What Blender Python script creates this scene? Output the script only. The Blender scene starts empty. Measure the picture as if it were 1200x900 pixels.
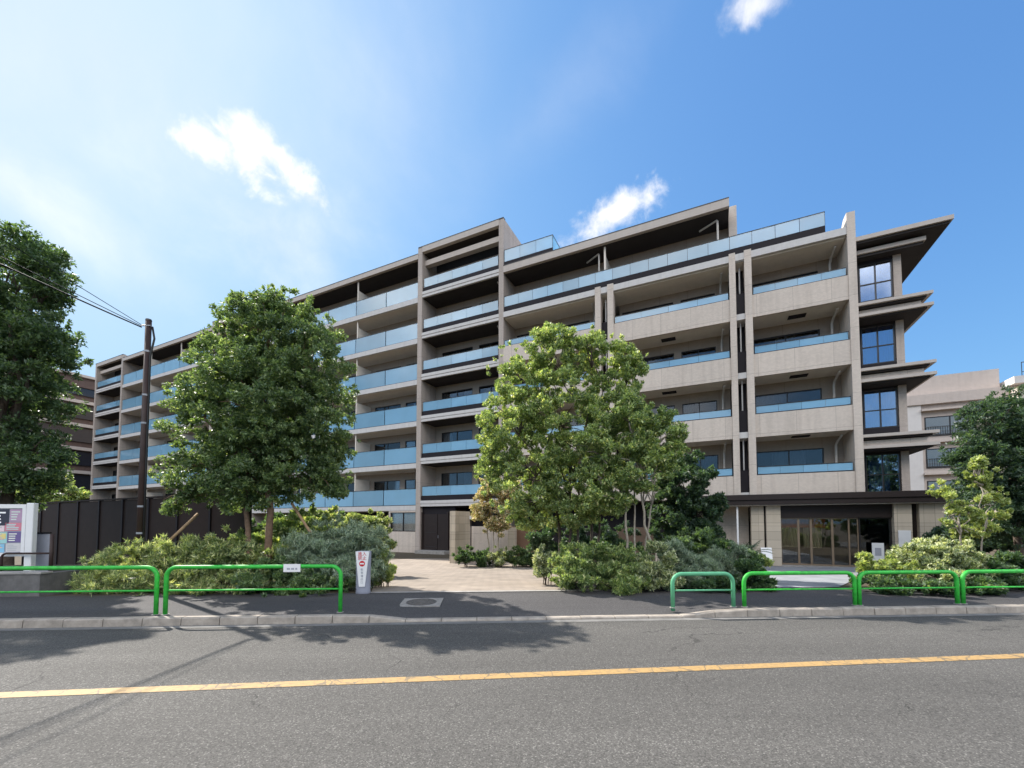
import bpy, math, random
import numpy as np
from mathutils import Vector, Matrix
R = math.radians
rng = np.random.default_rng(7)
random.seed(7)
sc = bpy.context.scene
COL = sc.collection

# ------------------------------------------------------------------ camera
F = 486.0; PITCH = R(2.5); CZ = 1.67; HOR = 613.0
PPY = HOR - F * math.tan(PITCH)
cam = bpy.data.cameras.new('camera')
cam.sensor_width = 36.0
cam.lens = 36.0 * F / 1200.0
cam.shift_y = (PPY - 450.0) / 1200.0
cam.clip_start = 0.05; cam.clip_end = 4000
co = bpy.data.objects.new('camera', cam); COL.objects.link(co)
co.location = (0, 0, CZ); co.rotation_euler = (R(90) + PITCH, 0, 0)
sc.camera = co

# ------------------------------------------------------------------ light
SUN_EL, SUN_AZ = 44.2, 53.4            # elevation, degrees left of +Y
EXPOSURE = 1.06
SUN_STRENGTH = 4.3
SKY_STRENGTH = 0.15
SKY_TINT = (0.49, 0.86, 1.38, 1)
SKY_WHITE = (2.25, 2.82, 3.6)      # where the glare round the sun levels off
sd = Vector((-math.sin(R(SUN_AZ)) * math.cos(R(SUN_EL)), math.cos(R(SUN_AZ)) * math.cos(R(SUN_EL)), math.sin(R(SUN_EL))))
sl = bpy.data.lights.new('sun', 'SUN'); sl.energy = SUN_STRENGTH; sl.angle = R(0.53); sl.color = (1.0, 0.94, 0.86)
so = bpy.data.objects.new('sun', sl); COL.objects.link(so)
so.rotation_euler = sd.to_track_quat('Z', 'Y').to_euler(); so.location = (-30, 30, 60)
sc.view_settings.view_transform = 'Standard'; sc.view_settings.look = 'None'
sc.view_settings.gamma = 1; sc.view_settings.exposure = EXPOSURE
try: sc.view_settings.use_curve_mapping = False
except Exception: pass

cy_ = sc.cycles; cy_.max_bounces = 6; cy_.diffuse_bounces = 3; cy_.glossy_bounces = 2; cy_.transmission_bounces = 3; cy_.transparent_max_bounces = 8
cy_.caustics_reflective = False; cy_.caustics_refractive = False
world = bpy.data.worlds.new('World'); sc.world = world; world.use_nodes = True
wt = world.node_tree; wn = wt.nodes; wl = wt.links
for n_ in list(wn): wn.remove(n_)
def N(tree, typ, **kw):
    n = tree.nodes.new(typ)
    for k, v in kw.items(): setattr(n, k, v)
    return n
def mth(tree, op, a, b=None, clamp=False):
    n = N(tree, 'ShaderNodeMath', operation=op); n.use_clamp = clamp
    for i, v in enumerate((a, b)):
        if v is None: continue
        if isinstance(v, (int, float)): n.inputs[i].default_value = v
        else: tree.links.new(v, n.inputs[i])
    return n.outputs[0]
def vdot(tree, a, vec):
    n = N(tree, 'ShaderNodeVectorMath', operation='DOT_PRODUCT'); tree.links.new(a, n.inputs[0]); n.inputs[1].default_value = vec
    return n.outputs['Value']
sky = N(wt, 'ShaderNodeTexSky'); sky.sky_type = 'NISHITA'; sky.sun_disc = False
sky.sun_elevation = R(SUN_EL); sky.sun_rotation = R(-SUN_AZ)
sky.air_density = 1.0; sky.dust_density = 1.3; sky.ozone_density = 2.2; sky.altitude = 40
tint = N(wt, 'ShaderNodeMix', data_type='RGBA', blend_type='MULTIPLY'); tint.inputs[0].default_value = 1.0
wl.new(sky.outputs[0], tint.inputs[6]); tint.inputs[7].default_value = SKY_TINT
tc = N(wt, 'ShaderNodeTexCoord'); dirv = tc.outputs['Generated']
def pdir(px, py):
    x = (px - 600) / F; y = -(py - PPY) / F
    c, s = math.cos(PITCH), math.sin(PITCH)
    return Vector((x, c - s * y, s + c * y))
def at(px, py, Y):
    d = pdir(px, py); t = Y / d.y
    return Vector((d.x * t, Y, CZ + d.z * t))
# clouds: soft patches of noise round fixed compass directions in the sky
spx = N(wt, 'ShaderNodeSeparateColor'); wl.new(tint.outputs[2], spx.inputs[0]); cbx = N(wt, 'ShaderNodeCombineColor')
for i_ in range(3):
    ex = mth(wt, 'EXPONENT', mth(wt, 'MULTIPLY', spx.outputs[i_], -1.0 / SKY_WHITE[i_]))
    wl.new(mth(wt, 'MULTIPLY', mth(wt, 'SUBTRACT', 1.0, ex), SKY_WHITE[i_]), cbx.inputs[i_])
cur = cbx.outputs[0]
def cloud(d0, roll, half_a, half_b, strength, seed, scale, thin=0.0, bright=4.6):
    global cur
    d0 = d0.normalized()
    t1 = d0.cross(Vector((0, 0, 1))).normalized(); t2 = t1.cross(d0).normalized()
    a = math.cos(roll) * t1 + math.sin(roll) * t2; b = -math.sin(roll) * t1 + math.cos(roll) * t2
    front = vdot(wt, dirv, d0)
    fa = mth(wt, 'DIVIDE', vdot(wt, dirv, a), mth(wt, 'MULTIPLY', mth(wt, 'MAXIMUM', front, 0.05), half_a))
    fb = mth(wt, 'DIVIDE', vdot(wt, dirv, b), mth(wt, 'MULTIPLY', mth(wt, 'MAXIMUM', front, 0.05), half_b))
    r2 = mth(wt, 'ADD', mth(wt, 'MULTIPLY', fa, fa), mth(wt, 'MULTIPLY', fb, fb))
    edge = mth(wt, 'SUBTRACT', 1.0, mth(wt, 'SQRT', r2))
    no = N(wt, 'ShaderNodeTexNoise'); no.noise_dimensions = '4D'; wl.new(dirv, no.inputs['Vector'])
    no.inputs['W'].default_value = seed; no.inputs['Scale'].default_value = scale
    no.inputs['Detail'].default_value = 8; no.inputs['Roughness'].default_value = 0.6; no.inputs['Distortion'].default_value = 0.3
    d = mth(wt, 'ADD', mth(wt, 'MULTIPLY', edge, 1.0), mth(wt, 'MULTIPLY', mth(wt, 'SUBTRACT', no.outputs['Fac'], 0.55), 2.6 if not thin else 1.6))
    mr = N(wt, 'ShaderNodeMapRange'); mr.interpolation_type = 'SMOOTHSTEP'
    wl.new(d, mr.inputs[0]); mr.inputs[1].default_value = 0.08; mr.inputs[2].default_value = 0.95 + thin; mr.inputs[1].default_value = 0.04
    m = mth(wt, 'MULTIPLY', mr.outputs[0], strength)
    m = mth(wt, 'MULTIPLY', m, mth(wt, 'GREATER_THAN', front, 0.1))
    mx = N(wt, 'ShaderNodeMix', data_type='RGBA'); wl.new(m, mx.inputs[0]); wl.new(cur, mx.inputs[6])
    sh = N(wt, 'ShaderNodeMix', data_type='RGBA'); wl.new(mth(wt, 'MULTIPLY', mth(wt, 'SUBTRACT', no.outputs['Fac'], 0.35), 2.6, True), sh.inputs[0])
    sh.inputs[6].default_value = (bright * .72, bright * .72, bright * .74, 1); sh.inputs[7].default_value = (bright * 1.08, bright * 1.03, bright * .97, 1)
    wl.new(sh.outputs[2], mx.inputs[7]); cur = mx.outputs[2]
cloud(pdir(288, 183), R(-6), 0.095, 0.062, 1.0, 21.3, 17)
cloud(pdir(230, 166), R(-6), 0.055, 0.03, 1.0, 22.3, 18)
cloud(pdir(350, 212), R(-32), 0.11, 0.036, 1.0, 6.1, 18)
cloud(pdir(298, 162), R(0), 0.06, 0.045, 1.0, 9.1, 17)
cloud(pdir(706, 258), R(16), 0.15, 0.055, 0.9, 2.7, 16)
cloud(pdir(735, 240), R(20), 0.09, 0.035, 0.8, 7.7, 18)
cloud(pdir(880, 8), R(-10), 0.07, 0.035, 0.7, 3.2, 12)
cloud(pdir(330, 285), R(-25), 0.3, 0.2, 0.5, 4.4, 6, 0.5)
cloud(pdir(110, 60), R(30), 0.8, 0.45, 0.55, 14.4, 2, 0.7, 4.2)
cloud(pdir(45, 235), R(-20), 0.3, 0.08, 0.5, 5.5, 5, 0.5)
cloud(pdir(640, 130), R(35), 0.35, 0.10, 0.12, 8.5, 4, 0.5)
# unseen cloud bank added behind the camera, overbright to fill the shaded facade
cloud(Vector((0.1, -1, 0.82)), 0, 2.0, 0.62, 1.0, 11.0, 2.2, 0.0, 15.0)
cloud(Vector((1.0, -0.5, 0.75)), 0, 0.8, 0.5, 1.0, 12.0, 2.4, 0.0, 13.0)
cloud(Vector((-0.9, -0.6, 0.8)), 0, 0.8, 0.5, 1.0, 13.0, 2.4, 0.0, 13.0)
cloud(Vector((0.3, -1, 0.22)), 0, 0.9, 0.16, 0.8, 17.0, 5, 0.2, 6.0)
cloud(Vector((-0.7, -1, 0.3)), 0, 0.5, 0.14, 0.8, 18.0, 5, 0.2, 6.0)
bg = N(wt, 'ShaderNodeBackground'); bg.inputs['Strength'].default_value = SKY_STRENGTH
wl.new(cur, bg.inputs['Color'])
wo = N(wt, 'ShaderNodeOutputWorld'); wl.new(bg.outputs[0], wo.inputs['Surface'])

# ------------------------------------------------------------------ materials
def mat(name, col, rough=0.7, spec=0.4, metal=0.0, var=0.12, scale=3.0, bump=0.0, bscale=60.0, streak=0.0, col2=None):
    m = bpy.data.materials.new(name); m.use_nodes = True
    t = m.node_tree; b = t.nodes['Principled BSDF']
    b.inputs['Roughness'].default_value = rough; b.inputs['Metallic'].default_value = metal
    b.inputs['Specular IOR Level'].default_value = spec
    tcn = N(t, 'ShaderNodeTexCoord'); oc = tcn.outputs['Object']
    no = N(t, 'ShaderNodeTexNoise'); no.inputs['Scale'].default_value = scale; no.inputs['Detail'].default_value = 8; no.inputs['Roughness'].default_value = 0.65
    t.links.new(oc, no.inputs['Vector'])
    cr = N(t, 'ShaderNodeValToRGB'); t.links.new(no.outputs['Fac'], cr.inputs[0])
    c2 = col2 if col2 else tuple(min(1, c * (1 + var)) for c in col)
    cr.color_ramp.elements[0].position = 0.3; cr.color_ramp.elements[1].position = 0.7
    cr.color_ramp.elements[0].color = (*[c * (1 - var) for c in col], 1); cr.color_ramp.elements[1].color = (*c2, 1)
    out = cr.outputs[0]
    if streak > 0:      # rain streaks running down
        mp = N(t, 'ShaderNodeMapping'); mp.inputs['Scale'].default_value = (5, 5, 0.35); t.links.new(oc, mp.inputs[0])
        n2 = N(t, 'ShaderNodeTexNoise'); n2.inputs['Scale'].default_value = 1.0; n2.inputs['Detail'].default_value = 6; t.links.new(mp.outputs[0], n2.inputs['Vector'])
        f = mth(t, 'MULTIPLY', mth(t, 'SUBTRACT', n2.outputs['Fac'], 0.5, ), streak * 3, clamp=True)
        mx = N(t, 'ShaderNodeMix', data_type='RGBA', blend_type='MULTIPLY'); t.links.new(f, mx.inputs[0]); t.links.new(out, mx.inputs[6]); mx.inputs[7].default_value = (0.45, 0.42, 0.4, 1); out = mx.outputs[2]
    t.links.new(out, b.inputs['Base Color'])
    if bump > 0:
        n3 = N(t, 'ShaderNodeTexNoise'); n3.inputs['Scale'].default_value = bscale; n3.inputs['Detail'].default_value = 4; t.links.new(oc, n3.inputs['Vector'])
        bp = N(t, 'ShaderNodeBump'); bp.inputs['Strength'].default_value = bump; bp.inputs['Distance'].default_value = 0.01; t.links.new(n3.outputs['Fac'], bp.inputs['Height']); t.links.new(bp.outputs[0], b.inputs['Normal'])
    m['base_out'] = 0
    return m
def tile_mat(name, col, mortar, bw, bh, ms=0.006, rough=0.6, var=0.1, off=0.5, streak=0.25, spec=0.4, joints=1.0):
    """small wall tiles: brick pattern over (x+y, z)"""
    m = bpy.data.materials.new(name); m.use_nodes = True; t = m.node_tree; b = t.nodes['Principled BSDF']
    b.inputs['Roughness'].default_value = rough; b.inputs['Specular IOR Level'].default_value = spec
    tcn = N(t, 'ShaderNodeTexCoord'); sx = N(t, 'ShaderNodeSeparateXYZ'); t.links.new(tcn.outputs['Object'], sx.inputs[0])
    cb = N(t, 'ShaderNodeCombineXYZ'); t.links.new(mth(t, 'ADD', sx.outputs[0], sx.outputs[1]), cb.inputs[0]); t.links.new(sx.outputs[2], cb.inputs[1])
    br = N(t, 'ShaderNodeTexBrick'); t.links.new(cb.outputs[0], br.inputs['Vector']); br.offset = off
    br.inputs['Color1'].default_value = (*[c * (1 - var) for c in col], 1); br.inputs['Color2'].default_value = (*[c * (1 + var) for c in col], 1)
    br.inputs['Mortar'].default_value = (*mortar, 1); br.inputs['Scale'].default_value = 1; br.inputs['Mortar Size'].default_value = ms
    br.inputs['Brick Width'].default_value = bw; br.inputs['Row Height'].default_value = bh; br.inputs['Bias'].default_value = 0
    no = N(t, 'ShaderNodeTexNoise'); no.inputs['Scale'].default_value = 0.8; no.inputs['Detail'].default_value = 7; t.links.new(tcn.outputs['Object'], no.inputs['Vector'])
    mp = N(t, 'ShaderNodeMapping'); mp.inputs['Scale'].default_value = (4, 4, 0.25); t.links.new(tcn.outputs['Object'], mp.inputs[0])
    n2 = N(t, 'ShaderNodeTexNoise'); n2.inputs['Scale'].default_value = 1.0; n2.inputs['Detail'].default_value = 6; t.links.new(mp.outputs[0], n2.inputs['Vector'])
    b2 = N(t, 'ShaderNodeTexBrick'); t.links.new(cb.outputs[0], b2.inputs['Vector']); b2.offset = 0.0; b2.inputs['Scale'].default_value = 1
    b2.inputs['Brick Width'].default_value = 1.53; b2.inputs['Row Height'].default_value = 1.53; b2.inputs['Mortar Size'].default_value = 0.008; b2.inputs['Bias'].default_value = 0
    b2.inputs['Color1'].default_value = (1, 1, 1, 1); b2.inputs['Color2'].default_value = (.93, .935, .94, 1); b2.inputs['Mortar'].default_value = (.62, .61, .60, 1)
    bj = N(t, 'ShaderNodeMix', data_type='RGBA', blend_type='MULTIPLY'); bj.inputs[0].default_value = joints; t.links.new(br.outputs['Color'], bj.inputs[6]); t.links.new(b2.outputs['Color'], bj.inputs[7])
    f = mth(t, 'MULTIPLY', mth(t, 'SUBTRACT', mth(t, 'ADD', n2.outputs['Fac'], mth(t, 'MULTIPLY', no.outputs['Fac'], 0.4)), 0.66), streak * 3, clamp=True)
    mx = N(t, 'ShaderNodeMix', data_type='RGBA', blend_type='MULTIPLY'); t.links.new(f, mx.inputs[0]); t.links.new(bj.outputs[2], mx.inputs[6]); mx.inputs[7].default_value = (0.5, 0.47, 0.45, 1)
    t.links.new(mx.outputs[2], b.inputs['Base Color'])
    bp = N(t, 'ShaderNodeBump'); bp.inputs['Strength'].default_value = 0.25; bp.inputs['Distance'].default_value = 0.004; bp.invert = True
    t.links.new(br.outputs['Fac'], bp.inputs['Height']); t.links.new(bp.outputs[0], b.inputs['Normal'])
    return m
M = {}
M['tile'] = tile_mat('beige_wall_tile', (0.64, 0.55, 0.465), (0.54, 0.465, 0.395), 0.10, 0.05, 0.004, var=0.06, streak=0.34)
M['tile_grey'] = tile_mat('grey_beige_fin_tile', (0.47, 0.40, 0.345), (0.39, 0.335, 0.29), 0.10, 0.05, 0.004, var=0.06, streak=0.34)
M['stone'] = tile_mat('beige_stone_panel', (0.50, 0.43, 0.335), (0.24, 0.21, 0.17), 0.62, 0.42, 0.008, off=0.0)
M['slab'] = mat('pale_slab_edge', (0.59, 0.565, 0.54), 0.7, var=0.06, streak=0.25)
M['fascia'] = mat('roof_fascia', (0.50, 0.44, 0.385), 0.6, var=0.06, streak=0.15)
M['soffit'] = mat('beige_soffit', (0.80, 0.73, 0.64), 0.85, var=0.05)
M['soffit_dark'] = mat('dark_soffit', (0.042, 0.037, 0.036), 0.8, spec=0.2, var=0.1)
M['dark_panel'] = mat('dark_brown_panel', (0.017, 0.014, 0.017), 0.6, spec=0.2, var=0.12)
M['brown_dark'] = mat('brown_black_metal', (0.024, 0.016, 0.014), 0.5, spec=0.3, var=0.15)
M['fence'] = mat('dark_brown_fence_panel', (0.030, 0.020, 0.017), 0.65, spec=0.15, var=0.15)
M['bronze'] = mat('bronze_door_metal', (0.26, 0.19, 0.13), 0.35, metal=0.4)
M['frame'] = mat('dark_bronze_frame', (0.02, 0.018, 0.018), 0.35, spec=0.5)
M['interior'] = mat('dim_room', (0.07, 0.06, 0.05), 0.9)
M['curtain'] = mat('pale_curtain', (0.66, 0.67, 0.68), 0.9, var=0.04)
M['curtain_beige'] = mat('beige_curtain', (0.55, 0.46, 0.34), 0.9, var=0.05)
M['curtain_grey'] = mat('grey_curtain', (0.30, 0.33, 0.38), 0.9, var=0.05)
M['white'] = mat('white_paint', (0.75, 0.75, 0.74), 0.5, var=0.04)
M['pipe'] = mat('beige_pipe', (0.55, 0.51, 0.46), 0.5, var=0.04)
M['grey_metal'] = mat('grey_metal', (0.30, 0.31, 0.33), 0.4, metal=0.3, var=0.08)
M['concrete'] = mat('concrete', (0.30, 0.285, 0.265), 0.9, var=0.25, scale=5, bump=0.3, streak=0.3)
M['concrete_dark'] = mat('old_dark_concrete', (0.13, 0.125, 0.12), 0.9, var=0.35, scale=3, bump=0.3, streak=0.5)
M['green'] = mat('green_enamel', (0.036, 0.42, 0.046), 0.5, spec=0.4, var=0.3, scale=14, streak=0.25)
M['green_faded'] = mat('faded_green_enamel', (0.10, 0.36, 0.19), 0.5, var=0.12, scale=8)
M['wood'] = mat('stake_wood', (0.30, 0.20, 0.115), 0.85, var=0.25, scale=9)
M['bark'] = mat('brown_bark', (0.17, 0.11, 0.075), 0.95, var=0.35, scale=14, bump=0.6, bscale=30)
M['bark_dark'] = mat('dark_bark', (0.09, 0.07, 0.055), 0.95, var=0.35, scale=14, bump=0.6, bscale=30)
M['bark_pale'] = mat('pale_grey_bark', (0.30, 0.26, 0.21), 0.9, var=0.3, scale=14, bump=0.4, bscale=30)
M['pole'] = mat('brown_painted_steel', (0.040, 0.024, 0.020), 0.55, spec=0.3, var=0.2, scale=4, streak=0.3)
M['black'] = mat('black_rubber', (0.012, 0.012, 0.012), 0.5)
M['red'] = mat('red_print', (0.55, 0.02, 0.03), 0.5)
M['grey_print'] = mat('grey_print', (0.35, 0.36, 0.40), 0.6)
M['silver'] = mat('silver_grey_plastic', (0.24, 0.25, 0.30), 0.45, var=0.06)
M['neigh'] = mat('pale_pinkish_render', (0.55, 0.475, 0.42), 0.85, var=0.05, streak=0.2)
M['neigh_white'] = mat('white_render', (0.66, 0.63, 0.60), 0.85, var=0.04, streak=0.1)
M['brownbldg'] = tile_mat('dark_brown_tile', (0.12, 0.075, 0.06), (0.07, 0.05, 0.04), 0.22, 0.075)
M['brownbldg_dark'] = mat('dark_window_band', (0.02, 0.022, 0.03), 0.15, spec=0.5)
M['orange'] = mat('orange_reflection_panel', (0.75, 0.22, 0.09), 0.6, var=0.2)  # orange panel colour imitates a reflection in the entrance glass
M['lobby'] = mat('lobby_wall', (0.20, 0.15, 0.10), 0.7, var=0.2)
M['reflection_curtain'] = mat('reflection_curtain', (0.5, 0.44, 0.3), 0.9, var=0.1)

def frosted(name, col, trans=0.35, rough=0.12, spec=0.9):
    m = bpy.data.materials.new(name); m.use_nodes = True; t = m.node_tree; b = t.nodes['Principled BSDF']
    no = N(t, 'ShaderNodeTexNoise'); no.inputs['Scale'].default_value = 0.7; no.inputs['Detail'].default_value = 3
    tcn = N(t, 'ShaderNodeTexCoord'); t.links.new(tcn.outputs['Object'], no.inputs['Vector'])
    cr = N(t, 'ShaderNodeValToRGB'); t.links.new(no.outputs['Fac'], cr.inputs[0])
    cr.color_ramp.elements[0].color = (*[c * 0.85 for c in col], 1); cr.color_ramp.elements[1].color = (*[min(1, c * 1.1) for c in col], 1)
    gi = N(t, 'ShaderNodeNewGeometry'); hv = N(t, 'ShaderNodeHueSaturation'); t.links.new(cr.outputs[0], hv.inputs['Color'])
    t.links.new(mth(t, 'ADD', mth(t, 'MULTIPLY', gi.outputs['Random Per Island'], 0.35), 0.80), hv.inputs['Value']); cr = hv
    t.links.new(hv.outputs[0], b.inputs['Base Color'])
    b.inputs['Roughness'].default_value = rough; b.inputs['Specular IOR Level'].default_value = spec; b.inputs['IOR'].default_value = 1.7
    tl = N(t, 'ShaderNodeBsdfTranslucent'); t.links.new(cr.outputs[0], tl.inputs['Color'])
    tr = N(t, 'ShaderNodeBsdfTransparent'); tr.inputs['Color'].default_value = (0.8, 0.92, 1.0, 1)
    m1 = N(t, 'ShaderNodeMixShader'); m1.inputs[0].default_value = trans; t.links.new(b.outputs[0], m1.inputs[1]); t.links.new(tl.outputs[0], m1.inputs[2])
    m2 = N(t, 'ShaderNodeMixShader'); m2.inputs[0].default_value = 0.24; t.links.new(m1.outputs[0], m2.inputs[1]); t.links.new(tr.outputs[0], m2.inputs[2])
    t.links.new(m2.outputs[0], t.nodes['Material Output'].inputs['Surface'])
    return m
M['bglass'] = frosted('frosted_blue_balcony_glass', (0.30, 0.55, 0.72), 0.22, 0.07, 1.0)
def clear_glass(name, tintc=(0.75, 0.82, 0.85), base=0.08):
    m = bpy.data.materials.new(name); m.use_nodes = True; t = m.node_tree
    t.nodes.remove(t.nodes['Principled BSDF'])
    tr = N(t, 'ShaderNodeBsdfTransparent'); tr.inputs['Color'].default_value = (*tintc, 1)
    gl = N(t, 'ShaderNodeBsdfGlossy'); gl.inputs['Roughness'].default_value = 0.02; gl.inputs['Color'].default_value = (0.9, 0.95, 1, 1)
    no = N(t, 'ShaderNodeTexNoise'); no.inputs['Scale'].default_value = 0.9; tcn = N(t, 'ShaderNodeTexCoord'); t.links.new(tcn.outputs['Object'], no.inputs['Vector'])
    bp = N(t, 'ShaderNodeBump'); bp.inputs['Strength'].default_value = 0.03; t.links.new(no.outputs['Fac'], bp.inputs['Height']); t.links.new(bp.outputs[0], gl.inputs['Normal'])
    fr = N(t, 'ShaderNodeFresnel'); fr.inputs['IOR'].default_value = 1.5
    mx = N(t, 'ShaderNodeMixShader'); t.links.new(mth(t, 'ADD', mth(t, 'MULTIPLY', fr.outputs[0], 1.1), base, True), mx.inputs[0])
    t.links.new(tr.outputs[0], mx.inputs[1]); t.links.new(gl.outputs[0], mx.inputs[2]); t.links.new(mx.outputs[0], t.nodes['Material Output'].inputs['Surface'])
    return m
M['glass'] = clear_glass('window_glass', (0.62, 0.66, 0.68), 0.02)
M['glass_blue'] = clear_glass('blue_window_glass', (0.36, 0.58, 0.84), 0.30)
M['glass_clear'] = clear_glass('entrance_glass', (0.9, 0.9, 0.88), 0.03)

LEAFGAIN = 2.3
def leaf_mat(name, stops, trans=0.4, rough=0.48, spec=0.6):
    m = bpy.data.materials.new(name); m.use_nodes = True; t = m.node_tree; b = t.nodes['Principled BSDF']
    ge = N(t, 'ShaderNodeNewGeometry')
    cr = N(t, 'ShaderNodeValToRGB'); t.links.new(ge.outputs['Random Per Island'], cr.inputs[0])
    els = cr.color_ramp.elements
    while len(els) < len(stops): els.new(0.5)
    for e, (p, c) in zip(els, stops): e.position = p; e.color = (*[min(.85, q * LEAFGAIN) for q in c], 1)
    tcn = N(t, 'ShaderNodeTexCoord'); no = N(t, 'ShaderNodeTexNoise'); no.inputs['Scale'].default_value = 1.6; no.inputs['Detail'].default_value = 3
    t.links.new(tcn.outputs['Object'], no.inputs['Vector'])
    hs = N(t, 'ShaderNodeHueSaturation'); t.links.new(cr.outputs[0], hs.inputs['Color']); hs.inputs['Saturation'].default_value = 0.78
    t.links.new(mth(t, 'ADD', mth(t, 'MULTIPLY', no.outputs['Fac'], 1.3), 0.35), hs.inputs['Value'])
    t.links.new(mth(t, 'ADD', mth(t, 'MULTIPLY', no.outputs['Fac'], -0.05), 0.517), hs.inputs['Hue'])
    t.links.new(hs.outputs[0], b.inputs['Base Color'])
    b.inputs['Roughness'].default_value = rough; b.inputs['Specular IOR Level'].default_value = spec
    tl = N(t, 'ShaderNodeBsdfTranslucent'); br = N(t, 'ShaderNodeMix', data_type='RGBA', blend_type='MULTIPLY'); br.inputs[0].default_value = 1
    t.links.new(hs.outputs[0], br.inputs[6]); br.inputs[7].default_value = (1.75, 1.75, 0.75, 1); t.links.new(br.outputs[2], tl.inputs['Color'])
    mx = N(t, 'ShaderNodeMixShader'); mx.inputs[0].default_value = trans; t.links.new(b.outputs[0], mx.inputs[1]); t.links.new(tl.outputs[0], mx.inputs[2])
    t.links.new(mx.outputs[0], t.nodes['Material Output'].inputs['Surface'])
    return m
M['leaf_mid'] = leaf_mat('mid_green_leaf', [(0, (0.024, 0.052, 0.016)), (0.5, (0.042, 0.082, 0.024)), (0.85, (0.075, 0.125, 0.038)), (1, (0.15, 0.19, 0.07))])
M['leaf_dark'] = leaf_mat('dark_green_leaf', [(0, (0.014, 0.038, 0.014)), (0.6, (0.026, 0.06, 0.02)), (1, (0.06, 0.11, 0.03))])
M['leaf_deep'] = leaf_mat('deep_green_leaf', [(0, (0.010, 0.028, 0.016)), (0.6, (0.018, 0.045, 0.024)), (1, (0.04, 0.075, 0.03))])
M['leaf_light'] = leaf_mat('light_green_leaf', [(0, (0.035, 0.068, 0.018)), (0.5, (0.085, 0.138, 0.032)), (0.85, (0.17, 0.23, 0.06)), (1, (0.30, 0.29, 0.11))], 0.35)
M['leaf_yellow'] = leaf_mat('yellow_green_leaf', [(0, (0.07, 0.11, 0.025)), (0.5, (0.12, 0.165, 0.035)), (1, (0.22, 0.24, 0.07))], 0.4)
M['leaf_tip'] = leaf_mat('pale_tip_leaf', [(0, (0.035, 0.065, 0.018)), (0.4, (0.085, 0.13, 0.035)), (0.8, (0.21, 0.24, 0.085)), (1, (0.36, 0.35, 0.17))], 0.35)
M['leaf_blue'] = leaf_mat('blue_green_needle', [(0, (0.045, 0.075, 0.045)), (0.5, (0.085, 0.13, 0.08)), (1, (0.17, 0.21, 0.13))], 0.2)
M['leaf_varieg'] = leaf_mat('variegated_leaf', [(0, (0.05, 0.08, 0.03)), (0.45, (0.11, 0.145, 0.06)), (0.8, (0.24, 0.26, 0.13)), (1, (0.40, 0.37, 0.24))], 0.3)
M['leaf_red'] = leaf_mat('reddish_green_leaf', [(0, (0.07, 0.09, 0.03)), (0.5, (0.16, 0.15, 0.06)), (0.8, (0.30, 0.20, 0.11)), (1, (0.42, 0.32, 0.22))], 0.3)

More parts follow.
